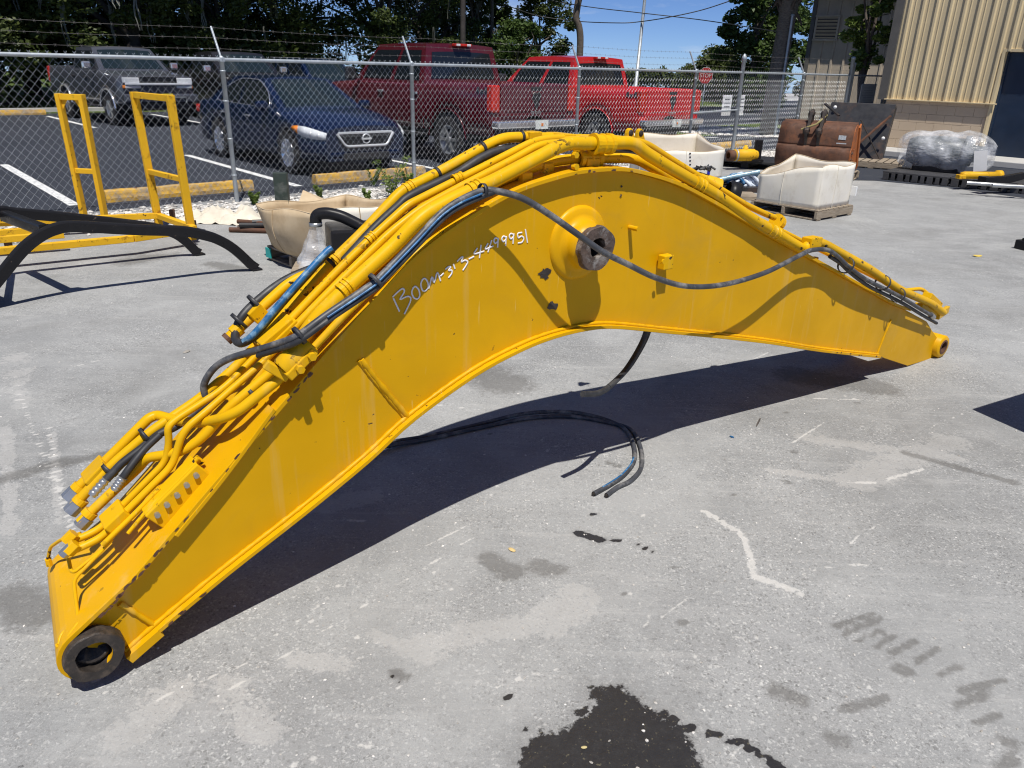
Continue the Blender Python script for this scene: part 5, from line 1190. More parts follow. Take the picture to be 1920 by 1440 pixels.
tr = t.n('BsdfTransparent'); mx = t.n('MixShader'); t.l(t.ramp(t.noise(5, 3, .55), .35, .72, (.10,)*3+(1,), (.60,)*3+(1,)), mx.inputs[0]); t.l(tr.outputs[0], mx.inputs[1]); t.l(t.b.outputs[0], mx.inputs[2]); t.l(mx.outputs[0], t.out.inputs[0]); t.bump(t.noise(9, 3, .5, vec=t.map((1, 2.2, 2.2))), .7, .03); M['film'] = t.m
rows = []
for j in range(14):
    v_ = j/13; r_ = .045 + .10*v_**1.2; zc = ap(592, 426 + 68*v_); rows.append([zc + Vector((math.cos(a)*r_*(1 + .35*mnoise.noise(Vector((math.cos(a)*2, math.sin(a)*2, v_*3)))), math.sin(a)*r_*.7*(1 + .4*mnoise.noise(Vector((math.sin(a)*3, v_*4, 1)))), 0)) for a in (2*math.pi*k/26 for k in range(27))])
MB().grid(rows).build('plastic_bag', M['film'], ae)
sk = G(560, 525); se = empty('timber_skid', (sk.x, sk.y, 0), R(8)); tag(se, 'small wooden skid wrapped in film below the black air box', 'pallet')
for k in range(4): MB().box((.02 + k*.13, .0, .115), (.11, .34, .02)).build('deck_board', M['wood'], se, bevel=.002)
for y in (-.13, .13): MB().box((.21, y, .055), (.5, .07, .10)).build('stringer', M['wood'], se, bevel=.003)
MB().box((.12, .02, .13), (.2, .25, .008)).build('film_sheet', M['film'], se)
# crumpled tarpaulin and scrap bars
tp = G(425, 412); te = empty('crumpled_tarp', (tp.x, tp.y, 0)); tag(te, 'crumpled cream tarpaulin lying by the fence', 'tarp')
rows = []
for j in range(22):
    rows.append([Vector(((i/25-.5)*1.05, (j/21-.5)*.62 + .05*mnoise.noise(Vector((i*.2, 1, 2))), max(.004, (.15*(1-abs(i/12.5-1)**2)*(1-abs(j/10.5-1)**2))*(.75 + 1.3*mnoise.noise(Vector((i*.30, j*.34, 3.3)))) + .05*mnoise.noise(Vector((i*.8, j*.8, 7))) )) ) for i in range(26)])
MB().grid(rows).build('tarp_sheet', simple('cream_canvas', (.62, .57, .47), .85, var=.12, scale=5, bump=.4), te)
sp_ = G(478, 437); se2 = empty('scrap_bars', (sp_.x, sp_.y, 0), R(-6)); tag(se2, 'pile of rusty steel bars beside the sagging carton', 'scrap')
for k, (dx_, dy_, z_, l_, a_, mt) in enumerate(((0,0,.03,.55,5,'rust_steel'),(.05,.06,.03,.5,-4,'black_steel'),(.02,.12,.035,.5,8,'black_steel'),(.08,.03,.085,.48,14,'black_steel'),(.0,.10,.09,.5,-9,'rust_steel'),(.1,.16,.10,.35,25,'black_steel'))):
    rt_ = Matrix.Rotation(R(a_), 3, 'Z'); d_ = rt_ @ Vector((l_/2, 0, 0)); MB().tube([Vector((dx_, dy_, z_)) - d_, Vector((dx_, dy_, z_)) + d_*.8, Vector((dx_, dy_, z_ + .02)) + d_], .026, 10).build('bar', M[mt], se2)
# ---------------------------------------------------------------- parts between the cartons
pk = G(1400, 345); ce = empty('yellow_cylinder', (pk.x, pk.y, 0)); 
bx = G(1345, 372); be = empty('yellow_casting', (bx.x, bx.y, 0)); tag(be, 'orange-yellow machine casting with a black open end behind the boom slope', 'machine part')
def lp(px, py, base): 
    p = PLN(px, py, base, Vector((0,1,0))) - base; return p
a, c = lp(1300, 342, bx), lp(1362, 362, bx)
d_ = (c - a).normalized(); b = MB(); b.lathe([(.0, 0), (.16, 0), (.17, .05), (.17, (c-a).length*.75)], a, d_, 22); b.build('housing', M['yellow_rack'], be); b = MB(); b.lathe([(.17, 0), (.20, .02), (.20, .16), (.14, .17), (.12, .05), (0, .05)], c, d_, 22); b.build('black_collar', M['black_paint'], be)
for k in range(9): 
    p = a + Vector((random.uniform(-.05, .25), random.uniform(-.1, .1), .17 + random.uniform(0, .06))); MB().tube([p, p + Vector((random.uniform(-.1, .1), random.uniform(-.05, .05), .04)), p + Vector((random.uniform(-.15, .15), 0, .0))], .018, 6).build('hose_stub', M['rubber'], be)
MB().box((.25, .1, .03), (.7, .5, .06)).build('skid_board', M['wood'], be)
# bundle of film wrapped rods
bu = G(1395, 358); bd = empty('rod_bundle', (bu.x, bu.y, 0)); tag(bd, 'bundle of film-wrapped chrome rods beside the right carton', 'machine part')
M['film_blue'] = simple('bluish_wrap', (.24, .38, .46), .22, var=.4, scale=14, bump=.6, bscale=30); M['film_white'] = simple('white_wrap', (.62, .68, .76), .2, var=.3, scale=16, bump=.8, bscale=25)
for k in range(4):
    MB().tube([lp(1335, 340 + 3*k, bu) + Vector((0, .08*k, .0)), lp(1380, 330 + 3*k, bu) + Vector((0, .06*k, 0)), lp(1424, 322 + 3*k, bu) + Vector((0, .05*k, .0))], .035, 10).build('wrapped_rod', M['film_blue'], bd)
for k in range(9):
    p = lp(1380 + (k % 3)*14, 338 + (k//3)*9, bu) + Vector((0, .05*(k % 2), 0)); MB().tube(smooth([p + Vector((-.14, 0, .03)), p + Vector((-.03, .02, .09)), p + Vector((.08, 0, .02)), p + Vector((.13, 0, -.05))], 4), .026 + .01*(k % 2), 9).build('wrapped_elbow', M['film_white'] if k % 3 else M['hose_blue'], bd)
MB().box((.05, .12, .04), (.9, .6, .08)).build('skid_board', M['black_steel'], bd)
# black plastic skid with yellow hydraulic cylinder and black block
bs = G(1405, 312); bse = empty('plastic_skid', (bs.x, bs.y, 0), R(-28)); tag(bse, 'black plastic skid by the fence post carrying a yellow cylinder', 'pallet')
MB().box((0, .1, .13), (1.7, 1.1, .05)).build('deck', M['plastic'], bse, bevel=.01)
for x in (-.7, 0, .7): MB().box((x, .1, .055), (.14, 1.1, .11)).build('runner', M['plastic'], bse, bevel=.008)
yc = G(1393, 303, .15); ye = empty('hydraulic_cylinder', (yc.x, yc.y, .156), R(18)); tag(ye, 'stubby yellow hydraulic cylinder lying on the black plastic skid', 'machine part')
b = MB(); b.lathe([(.06, -.34), (.10, -.34), (.10, -.22)], (0,0,.11), (1,0,0), 18); b.build('open_end', M['rust_steel'], ye); b = MB(); b.lathe([(0, -.21), (.11, -.21), (.115, .25), (.09, .28), (0, .28)], (0,0,.115), (1,0,0), 20); b.build('barrel', M['yellow_rack'], ye)
b = MB(); b.lathe([(.05, 0), (.05, .06), (.03, .06), (.03, .10), (0, .10)], (.02, 0, .2), (0,0,1), 12); b.build('port', M['yellow_rack'], ye); MB().lathe([(.112, 0), (.118, 0), (.118, .03), (.112, .03)], (-.2, 0, .115), (1,0,0), 20).build('strap', M['galv'], ye)
kb = G(1418, 302, .16); ke = empty('black_block', (kb.x, kb.y, .156)); tag(ke, 'upright black steel block standing on the black plastic skid', 'machine part'); MB().box((0, 0, .20), (.13, .12, .40)).build('block_body', M['black_paint'], ke, bevel=.015); MB().box((0, 0, .02), (.22, .2, .04)).build('foot_plate', M['black_paint'], ke, bevel=.004)
# ---------------------------------------------------------------- rusty bucket on its pallet, steel sheet frame behind
tl_, tr_ = G(1470, 233, .90), G(1607, 241, .90); u_ = (tr_ - tl_); u_.z = 0; u_.normalize(); bl_ = tl_ - Vector((-u_.y, u_.x, 0))*.22; bl_.z = .15; br_ = bl_ + (tr_ - tl_); br_.z = .15; u_ = (br_ - bl_); u_.z = 0; Wb = u_.length; u_.normalize(); bkang = math.atan2(u_.y, u_.x)
bk = empty('digger_bucket', (bl_.x, bl_.y, .15), bkang); tag(bk, 'rusty brown excavator bucket with two mounting ears on a pallet', 'bucket')
pcn = bl_ + u_*(Wb/2) + Vector((-u_.y, u_.x, 0))*.40
pallet('wooden_pallet', pcn, bkang, Wb + .15, 1.0, 'wooden pallet under the rusty excavator bucket', h=.145)
sz = .80; s_ = sz/.85
# side profile (y back, z up) seen from the end: curved shell, mouth away from the yard
prof = [(.02, .30), (-.02, .42), (.0, .52), (.03, .66), (.10, .78), (.20, .845), (.30, .85)]
shell = [Vector((0, -.02 + .0, 0))]
P2 = smooth([Vector((0, .30*s_, .86*s_)), Vector((0, .16*s_, .85*s_)), Vector((0, .06*s_, .78*s_)), Vector((0, .02*s_, .64*s_)), Vector((0, .0, .46*s_))], 4)
P3 = smooth([Vector((0, -.03*s_, .45*s_)), Vector((0, -.06*s_, .36*s_)), Vector((0, -.03*s_, .16*s_)), Vector((0, .10*s_, .04*s_)), Vector((0, .34*s_, .01*s_)), Vector((0, .62*s_, .03*s_))], 4)
for nm_, PP in (('upper_shell', P2), ('lower_shell', P3)):
    MB().grid([[p + Vector((x, 0, 0)) for p in PP] for x in np.linspace(0, Wb, 7)]).build(nm_, M['rust_steel'], bk, solid=.02)
MB().tube([P2[-1] + Vector((0, -.01, -.01)), P2[-1] + Vector((Wb, -.01, -.01))], .018, 8).build('seam_bead', M['rust_steel'], bk); MB().tube([P2[0], P2[0] + Vector((Wb, 0, 0))], .035, 12).build('top_bar', M['rust_steel'], bk)
for x, mt in ((.0, 'rust_steel'), (Wb, 'rust_orange')):
    ring_ = [p + Vector((x - .012, 0, 0)) for p in P2] + [p + Vector((x - .012, 0, 0)) for p in P3] + [Vector((x - .012, .80*s_, .06*s_)), Vector((x - .012, .40*s_, .80*s_))]
    sp2 = MB().prism(ring_, [p + Vector((.024, 0, 0)) for p in ring_]).build('side_plate', M[mt], bk)
    if x > 0:
        MB().bar((x + .02, .40*s_, .84*s_), (x + .02, .84*s_, .06*s_), .03, .13*s_, (0,1,.6)).build('side_cutter', M['rust_orange'], bk, bevel=.005); MB().box((x + .018, .24*s_, .34*s_), (.014, .20*s_, .20*s_)).build('wear_patch', M['rust_orange'], bk, bevel=.003)
        for k in range(2): MB().lathe([(.022, 0), (.022, .012), (0, .012)], (x + .012, .09*s_, (.26 + .11*k)*s_), (1,0,0), 10).build('bolt_hole', M['grease'], bk)
        for k in range(5): MB().lathe([(.016, 0), (.016, .014), (0, .014)], (x + .012, (.14 + .1*k)*s_, .07*s_), (1,0,0), 8).build('bolt', M['rust_orange'], bk)
for x in (Wb*.36, Wb*.53):
    ear = [(-.02, .46), (-.06, .60), (-.10, .66), (-.115, .74), (-.08, .79), (.0, .80), (.05, .93), (.09, 1.05), (.16, 1.10), (.24, 1.07), (.27, .98), (.26, .86), (.10, .80), (.04, .66)]
    MB().prism([Vector((x, y*s_, z*s_)) for y, z in ear], [Vector((x + .05, y*s_, z*s_)) for y, z in ear]).build('mounting_ear', M['steel_dark'], bk, bevel=.004)
    for y, z in ((-.055, .72), (.175, 1.01)): MB().lathe([(.030, -.03), (.055, -.03), (.055, .065), (.030, .065), (.030, -.03)], (x, y*s_, z*s_), (1,0,0), 18).build('ear_bushing', M['steel_dark'], bk)
MB().tube([(Wb*.30, -.03*s_, .74*s_), (Wb*.50, -.06*s_, .85*s_), (Wb*.58, .17*s_, 1.0*s_)], .018, 8).build('sling_strap', simple('strap_olive', (.30, .25, .10), .8), bk)
for k, (z_, w_, h_) in enumerate(((.64, .12, .07), (.50, .16, .09))): MB().box((Wb*.86, .012*s_ - .012, z_*s_), (w_, .006, h_)).build('sticker', simple('sticker_grey', (.45, .47, .48), .5, var=.3, scale=40), bk)
# steel sheet frame
st_ = G(1650, 314); pe_ = empty('steel_sheet_frame', (st_.x, st_.y, 0), bkang + R(14)); tag(pe_, 'tall black steel sheet with diagonal brace leaning behind the rusty bucket', 'steel sheet')
ht = hgt(st_, 1662, 197)
q0 = [Vector((-1.25, .42, .10)), Vector((.02, .30, .10)), Vector((.12, .62, ht)), Vector((-1.10, .74, ht))]
nq = (q0[1]-q0[0]).cross(q0[3]-q0[0]).normalized()*.012
MB().prism([p + nq for p in q0], [p - nq for p in q0]).build('sheet', M['black_steel'], pe_, bevel=.003)
MB().prism([q0[1], q0[2], q0[2] + Vector((.10, .55, -.1)), q0[1] + Vector((.10, .6, 0))], [p + Vector((.02, 0, 0)) for p in (q0[1], q0[2], q0[2] + Vector((.10, .55, -.1)), q0[1] + Vector((.10, .6, 0)))]).build('side_sheet', M['black_steel'], pe_)
MB().bar((-.75, -.10, .18), (.06, .42, ht*.82), .05, .03).build('brace', M['rust_steel'], pe_, bevel=.003); MB().bar((-.50, .36, ht*.74), (-.02, .20, .15), .04, .02).build('brace', M['steel_dark'], pe_, bevel=.003)
MB().lathe([(0, 0), (.035, 0), (.035, .02), (0, .02)], (-1.02, .62, ht*.92), (0,-1,0), 12).build('reflector', M['white'], pe_); MB().lathe([(0, 0), (.035, 0), (.035, .02), (0, .02)], (-.02, .26, ht*.46), (0,-1,0), 12).build('reflector', M['white'], pe_)
MB().bar((-1.25, .30, ht*.98), (-.95, .10, ht*.80), .08, .03).build('bent_lug', M['black_steel'], pe_, bevel=.004)
p3 = G(1668, 318); pallet('wooden_pallet', p3 + Vector((-.1, .5, 0)), bkang, 1.0, 1.0, 'wooden pallet under the black steel sheet, right of the bucket')
# ---------------------------------------------------------------- wrapped motor on plastic pallet; second pallet with cylinder parts
ma, mb_ = G(1652, 337), G(1776, 350); mu = (mb_ - ma); mu.z = 0; Lm = mu.length; mu.normalize(); mang = math.atan2(mu.y, mu.x); mn = Vector((-mu.y, mu.x, 0))
def plastic_pallet(a, L_, label):
    c = a + mu*(L_/2) + mn*.5; e = empty('plastic_pallet', (c.x, c.y, .006), mang); tag(e, label, 'pallet', 'grey plastic pallets along the workshop')
    for k in range(9): MB().box((0, -.5 + (k+.5)*.111, .135), (L_, .085, .03)).build('deck_slat', M['pal'], e, bevel=.004)
    for k in range(9):
        x = -L_/2 + (k+.5)*L_/9
        MB().box((x, -.44 + .0, .06), (L_/9*(.55 if k % 2 else .8), .10, .12)).build('leg_block', M['pal'], e, bevel=.006)
    for y in (0, .44): MB().box((0, y, .06), (L_, .10, .12)).build('runner', M['pal'], e, bevel=.006)
    return e
M['pal'] = simple('grey_black_plastic', (.045, .045, .048), .6, var=.3, scale=5)
plastic_pallet(ma, Lm, 'slotted grey plastic pallet under the film-wrapped motor'); plastic_pallet(mb_ + mu*.02, 1.35, 'grey plastic pallet carrying a yellow cylinder near the blue door')
mc = G(1765, 322, .15); mo = empty('wrapped_motor', (mc.x, mc.y, .156), mang + R(6)); tag(mo, 'grey swing motor wrapped in clear film with a white tag', 'motor')
gm_ = simple('motor_grey', (.10, .115, .12), .4, var=.2)
MB().lathe([(0, -.62), (.20, -.62), (.25, -.5), (.27, -.2), (.27, .10), (.25, .16), (.25, .30), (.22, .31), (.22, .42), (.14, .44), (.14, .60), (0, .60)], (0, 0, .34), (1, .0, .0), 28).build('motor_body', gm_, mo)
MB().box((-.1, 0, .06), (.75, .42, .14)).build('motor_foot', M['black_paint'], mo, bevel=.02); MB().lathe([(.27, .28), (.30, .28), (.30, .36), (.27, .36)], (0, 0, .34), (1,0,0), 28).build('flange', gm_, mo)
rows = []
for i in range(34):
    x = -.78 + 1.56*i/33; r = []
    for k in range(33):
        a = 2*math.pi*k/32; rr = .355*(1 - .55*abs((i-16)/17)**6)*(1 + .14*mnoise.noise(Vector((x*3, math.cos(a)*1.7, math.sin(a)*1.7))) + .05*mnoise.noise(Vector((x*5, math.cos(a)*4, math.sin(a)*4))))
        r.append(Vector((x, math.cos(a)*rr*.9, max(.01, .345 + math.sin(a)*rr))))
    rows.append(r)
MB().grid(rows).build('film_wrap', M['film'], mo); MB().box((.60, -.34, .26), (.20, .006, .34), Matrix.Rotation(R(-10), 3, 'Y')).build('paper_tag', M['white'], mo)
p = G(1835, 338, .16); y2 = empty('hydraulic_cylinder', (p.x, p.y, .156), mang + R(48)); tag(y2, 'yellow hydraulic cylinder lying on the pallet near the blue door', 'machine part')
MB().lathe([(0, -.34), (.05, -.34), (.06, -.28), (.06, .30), (.085, .30), (.085, .38), (0, .38)], (0, 0, .085), (1,0,0), 18).build('barrel', M['yellow_rack'], y2); MB().box((-.34, 0, .06), (.12, .12, .07)).build('end_lug', M['yellow_rack'], y2, bevel=.012)
p = G(1878, 345, .16); b2 = empty('steel_lever', (p.x, p.y, .156), mang + R(50)); tag(b2, 'black steel arm lying on the pallet right of the yellow cylinder', 'machine part')
MB().prism([Vector((x, -.05, z)) for x, z in ((-.36, .0), (.1, .02), (.4, .10), (.42, .17), (.34, .19), (0, .13), (-.36, .11))], [Vector((x, .05, z)) for x, z in ((-.36, .0), (.1, .02), (.4, .10), (.42, .17), (.34, .19), (0, .13), (-.36, .11))]).build('arm_plate', M['black_paint'], b2, bevel=.008); MB().box((-.3, 0, .06), (.16, .2, .12)).build('arm_base', M['black_paint'], b2, bevel=.01)
for k, (px, py, an_, mt, lab) in enumerate(((1858, 349, 22, 'zinc', 'bright steel rod lying on the pallet between the yellow cylinder and the black arm'), (1905, 353, 30, 'zinc', 'bright steel rod at the right picture edge on the plastic pallet'))):
    p = G(px, py, .16); e = empty('steel_rod', (p.x, p.y, .156), mang + R(an_)); tag(e, lab, 'rod'); MB().tube([(-.35, 0, .03), (.35, 0, .03)], .03, 12).build('rod_shaft', M[mt], e); MB().tube([(.35, 0, .03), (.42, 0, .03)], .045, 6).build('rod_end', M['steel_dark'], e)
# ---------------------------------------------------------------- block at the picture edge, and an unseen plate added to cast a shadow
p = G(1935, 470); e = empty('steel_block', (p.x, p.y, 0), R(20)); tag(e, 'black steel block at the right picture edge on the concrete', 'machine part'); MB().box((0, 0, .05), (.2, .3, .10)).build('block_body', M['black_paint'], e, bevel=.01); MB().box((0, 0, .11), (.14, .2, .03)).build('block_cap', M['black_paint'], e, bevel=.005)
tri = [G(1822, 767), G(1935, 733), G(1935, 812)]
p = G(2010, 800); e = empty('shadow_plate', (p.x, p.y, 0)); tag(e, 'unseen plate on legs added to cast a shadow at the right picture edge', 'steel sheet')
hz = .8; off = Vector((SUN.x/SUN.z, SUN.y/SUN.z, 0))*hz
pts = [G(1822, 767) + off, G(1990, 715) + off, G(2010, 860) + off, G(1930, 815) + off]; pts = [q - p for q in pts]  # plate outline set by the shadow it is added to cast
MB().prism([Vector((q.x, q.y, hz)) for q in pts], [Vector((q.x, q.y, hz - .04)) for q in pts]).build('plate', M['black_steel'], e, bevel=.004)
cq = sum(pts, Vector())/4
for q in pts[1:]: MB().box((q.x*.85 + cq.x*.15, q.y*.85 + cq.y*.15, (hz-.04)/2), (.06, .06, hz - .04)).build('leg', M['black_steel'], e)
# ---------------------------------------------------------------- trees and plants
def leaf_mat(name, a, b_, dark):
    t = NT(name); p = t.geo(); c = t.mix(t.ramp(t.noise(.9, 3, .6, vec=p), .3, .7), a, b_); c = t.mix(t.math('MULTIPLY', t.ramp(t.noise(9, 3, .6, vec=p), .45, .7), .6), c, dark)
    t.set(base=c, rough=.5, spec=.35)
    tl = t.n('BsdfTranslucent'); t.l(c, tl.inputs[0]); mx = t.n('MixShader'); mx.inputs[0].default_value = .22; t.l(t.b.outputs[0], mx.inputs[1]); t.l(tl.outputs[0], mx.inputs[2]); t.l(mx.outputs[0], t.out.inputs[0]); return t.m
M['leaf_oak'] = leaf_mat('oak_leaf', (.055, .080, .020), (.10, .125, .034), (.030, .045, .013)); M['leaf_mid'] = leaf_mat('bright_leaf', (.045, .085, .018), (.085, .13, .030), (.025, .045, .010)); M['leaf_vine'] = leaf_mat('vine_leaf', (.11, .18, .035), (.20, .26, .06), (.05, .09, .02))
M['bark'] = simple('bark', (.10, .08, .065), .9, var=.3, scale=6, bump=.9, bscale=14); M['bark_dark'] = simple('bark_dark', (.045, .038, .034), .9, var=.3, scale=5, bump=.9, bscale=12); M['moss'] = simple('spanish_moss', (.15, .155, .13), .9, var=.3)
def leaf_cloud(name, clumps, size, mat, rng, parent, aspect=.5):
    """clumps: (centre, radius, count); four-sided leaves spread through each clump"""
    Cs = []
    for c, r, n in clumps:
        d = rng.normal(size=(n, 3)); d /= np.linalg.norm(d, axis=1)[:, None]; rad = r*rng.random(n)**.45
        sc_ = np.array([1, 1, .72]); Cs.append(np.array(c) + d*rad[:, None]*sc_)
    C = np.concatenate(Cs); n = len(C)
    a = rng.normal(size=(n, 3)); a[:, 2] *= .5; a /= np.linalg.norm(a, axis=1)[:, None]; b_ = rng.normal(size=(n, 3)); b_ -= a*(a*b_).sum(1)[:, None]; b_ /= np.linalg.norm(b_, axis=1)[:, None]
    s = size*rng.uniform(.6, 1.35, (n, 1)); V = np.stack([C - a*s, C - b_*s*aspect, C + a*s, C + b_*s*aspect], 1).reshape(-1, 3)
    me = bpy.data.meshes.new(name); me.vertices.add(4*n); me.vertices.foreach_set('co', V.ravel()); me.loops.add(4*n); me.loops.foreach_set('vertex_index', np.arange(4*n, dtype=np.int32)); me.polygons.add(n)
    me.polygons.foreach_set('loop_start', np.arange(0, 4*n, 4, dtype=np.int32)); me.polygons.foreach_set('loop_total', np.full(n, 4, np.int32)); me.update(calc_edges=True); me.materials.append(mat)
    o = bpy.data.objects.new(name, me); COL.objects.link(o); o.parent = parent; return o
def limbs(root, trunk_h, r0, tips, mat, lean=(0, 0)):
    b = MB(); top = Vector((lean[0], lean[1], trunk_h)); b.tube(smooth([Vector((0,0,-.2)), Vector((lean[0]*.2 + .06, lean[1]*.2, trunk_h*.35)), Vector((lean[0]*.6 - .05, lean[1]*.6 + .05, trunk_h*.7)), top], 5), [r0*1.3] + [r0*(1 - .5*k/15) for k in range(1, 16)], 12)
    b.build('trunk', mat, root)
    for tp_ in tips:
        tp_ = Vector(tp_); st = Vector((lean[0]*.8, lean[1]*.8, trunk_h*random.uniform(.6, .98))); md = st.lerp(tp_, .5) + Vector((random.uniform(-.4, .4), random.uniform(-.4, .4), random.uniform(.1, .6)))
        P = smooth([st, md, tp_], 5); MB().tube(P, [r0*.42*(1 - .85*k/(len(P)-1)) for k in range(len(P))], 7).build('limb', mat, root)
def oak(seed):
    rng = np.random.default_rng(seed); random.seed(seed)
    e = empty('live_oak'); tips = [(math.cos(a)*rng.uniform(2.2, 3.8), math.sin(a)*rng.uniform(2.2, 3.8), rng.uniform(3.2, 7)) for a in np.linspace(0, 6.28, 10)[:-1]]
    limbs(e, 3.2, .34, tips, M['bark_dark'], (.3, .1))
    low = []
    for k in range(58):
        a = rng.uniform(0, 6.28); r = rng.uniform(.9, 4.3); low.append(((math.cos(a)*r, math.sin(a)*r, rng.uniform(1.5, 6.2)), rng.uniform(.45, .95), int(rng.uniform(170, 330))))
    leaf_cloud('crown', low, .085, M['leaf_oak'], rng, e)
    hi = [((math.cos(a)*r, math.sin(a)*r, z), rng.uniform(1.0, 1.7), 150) for a, r, z in zip(rng.uniform(0, 6.28, 62), 5.2*np.sqrt(rng.random(62)), rng.uniform(6.0, 9.6, 62))]
    leaf_cloud('crown', hi, .19, M['leaf_oak'], rng, e)
    b = MB()
    for k in range(46):
        a = rng.uniform(0, 6.28); r = rng.uniform(1, 4.4); z = rng.uniform(3.2, 6.5); L_ = rng.uniform(.4, 1.5); p = Vector((math.cos(a)*r, math.sin(a)*r, z))
        for q in range(3):
            w = rng.uniform(.02, .06); dx_ = rng.uniform(-.08, .08); n_ = 6; A = [p + Vector((dx_ + .05*math.sin(i*1.3 + q) - w*(1-i/n_), .04*q, -L_*i/n_)) for i in range(n_+1)]; B = [x_ + Vector((2*w*(1 - i/n_) + .005, .02, 0)) for i, x_ in enumerate(A)]; b.grid([A, B], sm=False)
    o = b.build('hanging_moss', M['moss'], e, fixn=False); o['kind'] = 'stuff'
    return e
protos = [oak(11), oak(12), oak(13)]
spots = [(-7.5, 24.0), (-2.8, 23.4), (1.8, 24.2), (6.2, 23.2), (10.4, 24.6), (-5.0, 31.0), (-.5, 30), (4.4, 31.5), (9.0, 30), (13.0, 30.5), (-10, 30), (14.0, 25.5)]
spots += [tuple((lambda q: (q.dot(FD), q.dot(FN)))(over(px_, 150, d_) - F0)) for px_, d_ in ((725, 40), (800, 43), (852, 50))]
where = ['far left live oak above the yellow wheel stop', 'live oak behind the left side of the charcoal truck', 'mossy live oak directly behind the charcoal truck', 'live oak behind the black pickup truck', 'live oak behind the navy sport utility', 'back-row live oak at the far left of the wood', 'back-row live oak showing between the first and second oaks', 'back-row live oak behind the black pickup truck', 'back-row live oak left of the maroon truck roof', 'back-row live oak behind the maroon truck roof', 'leftmost live oak, mostly outside the picture', 'live oak left of the dark utility pole', 'live oak behind the bonnet of the maroon truck', 'live oak above the front of the maroon cab', 'deep live oak left of the poles']
for k, ((s, tt), lab) in enumerate(zip(spots, where)):
    o = protos[k] if k < 3 else copy_tree(protos[k % 3]); p = FP(s, tt); o.location = (p.x, p.y, 0); o.rotation_euler = (0, 0, k*1.9 + .4); sc2 = (1.0, .95, 1.08, 1.02, .9, 1.1, 1.15, 1.1, 1.05, 1.0, 1.1, .85, 1.0, .95, 1.1)[k]; o.scale = (sc2,)*3
    tag(o, lab, 'tree', 'live oaks beyond the parking lot')
def bush_tree(name, label, loc, w, h, seed, mat, z0=.6, n=34, cnt=260, size=.09, trunk=True, group=None, cat='tree'):
    rng = np.random.default_rng(seed); random.seed(seed); e = empty(name, (loc.x, loc.y, 0)); tag(e, label, cat, group)
    if trunk: limbs(e, h*.45, .05*w**.5 + .06, [(rng.uniform(-.35, .35)*w, rng.uniform(-.35, .35)*w, rng.uniform(.5, .9)*h) for _ in range(6)], M['bark'])
    cl = []
    for k in range(n):
        z = rng.uniform(0, 1); r = w*.5*math.sqrt(max(.05, 1 - (2*z - .9)**2*.8))*rng.uniform(.3, 1.0); a = rng.uniform(0, 6.28); cl.append(((math.cos(a)*r, math.sin(a)*r, z0 + z*(h - z0)), w*rng.uniform(.10, .19), cnt))
    leaf_cloud('crown', cl, size, mat, rng, e); return e
def AT(px, dist, z=0.):
    d = ray(px, 150); u = Vector((d.x, d.y, 0)).normalized(); return Vector((u.x*dist, u.y*dist, z))
bush_tree('slender_tree', 'slender tree between the two poles above the maroon truck roof', AT(890, 44), 3.0, 8.5, 21, M['leaf_mid'], n=40); bush_tree('slender_tree', 'feathery tree just right of the grey utility pole', AT(940, 47), 2.4, 5.3, 22, M['leaf_mid'], n=30)
bush_tree('round_tree', 'dark round tree against the sky above the red truck', AT(1010, 46), 3.9, 6.6, 23, M['leaf_oak'], z0=.5, n=54, cnt=300)
bush_tree('shrub_tree', 'bushy tree low behind the gap between maroon and red truck cabs', AT(968, 40), 3.0, 3.6, 28, M['leaf_mid'], n=30)
bush_tree('vine_tree', 'tall vine covered tree right of the sky gap', AT(1408, 39), 3.9, 10.5, 24, M['leaf_mid'], z0=.4, n=90, cnt=300, size=.11); bush_tree('vine_tree', 'leafy tree behind the palm trunk beside the shed', AT(1462, 46), 4.2, 9.0, 25, M['leaf_mid'], z0=.3, n=70, cnt=260, size=.12); bush_tree('vine_tree', 'hanging vine bush against the shed wall above the gate', AT(1618, 24.2), 1.3, 5.6, 26, M['leaf_vine'], z0=1.9, n=56, cnt=200, size=.06)
bush_tree('hedge_bush', 'dark hedge bush behind the stop sign', AT(1345, 52), 4.6, 2.7, 27, M['leaf_oak'], z0=.1, n=50, cnt=280, size=.11, trunk=True, cat='bush')
# far wood that reads as one mass
rng = np.random.default_rng(31); e = empty('far_wood', AT(1230, 95)); tag(e, 'low hazy line of far trees under the sky gap', 'wood', kind='stuff')
ud = AT(1230, 95); pr_ = Vector((ud.y, -ud.x, 0)).normalized(); leaf_cloud('foliage', [((pr_.x*x, pr_.y*x, rng.uniform(.0, 1.3)), rng.uniform(.8, 1.5), 150) for x in np.linspace(-16, 12, 60)], .28, M['leaf_oak'], rng, e)
rng = np.random.default_rng(33); e = empty('undergrowth', FP(2, 27)); tag(e, 'dark undergrowth filling the wood behind the trucks', 'undergrowth', kind='stuff')
cl = []
for k in range(190):
    s, tt = rng.uniform(-16, 16), rng.uniform(-5.2, 9)*(1 if k % 3 else .6); q = FD*s + FN*tt; cl.append(((q.x, q.y, rng.uniform(.3, 3.2)), rng.uniform(.7, 1.3), 190))
for k in range(70):
    s, tt = rng.uniform(-18, 14), rng.uniform(9, 12); q = FD*s + FN*tt; cl.append(((q.x, q.y, rng.uniform(.5, 6.5)), rng.uniform(1.3, 2.0), 170))
leaf_cloud('foliage', cl, .15, M['leaf_oak'], rng, e)
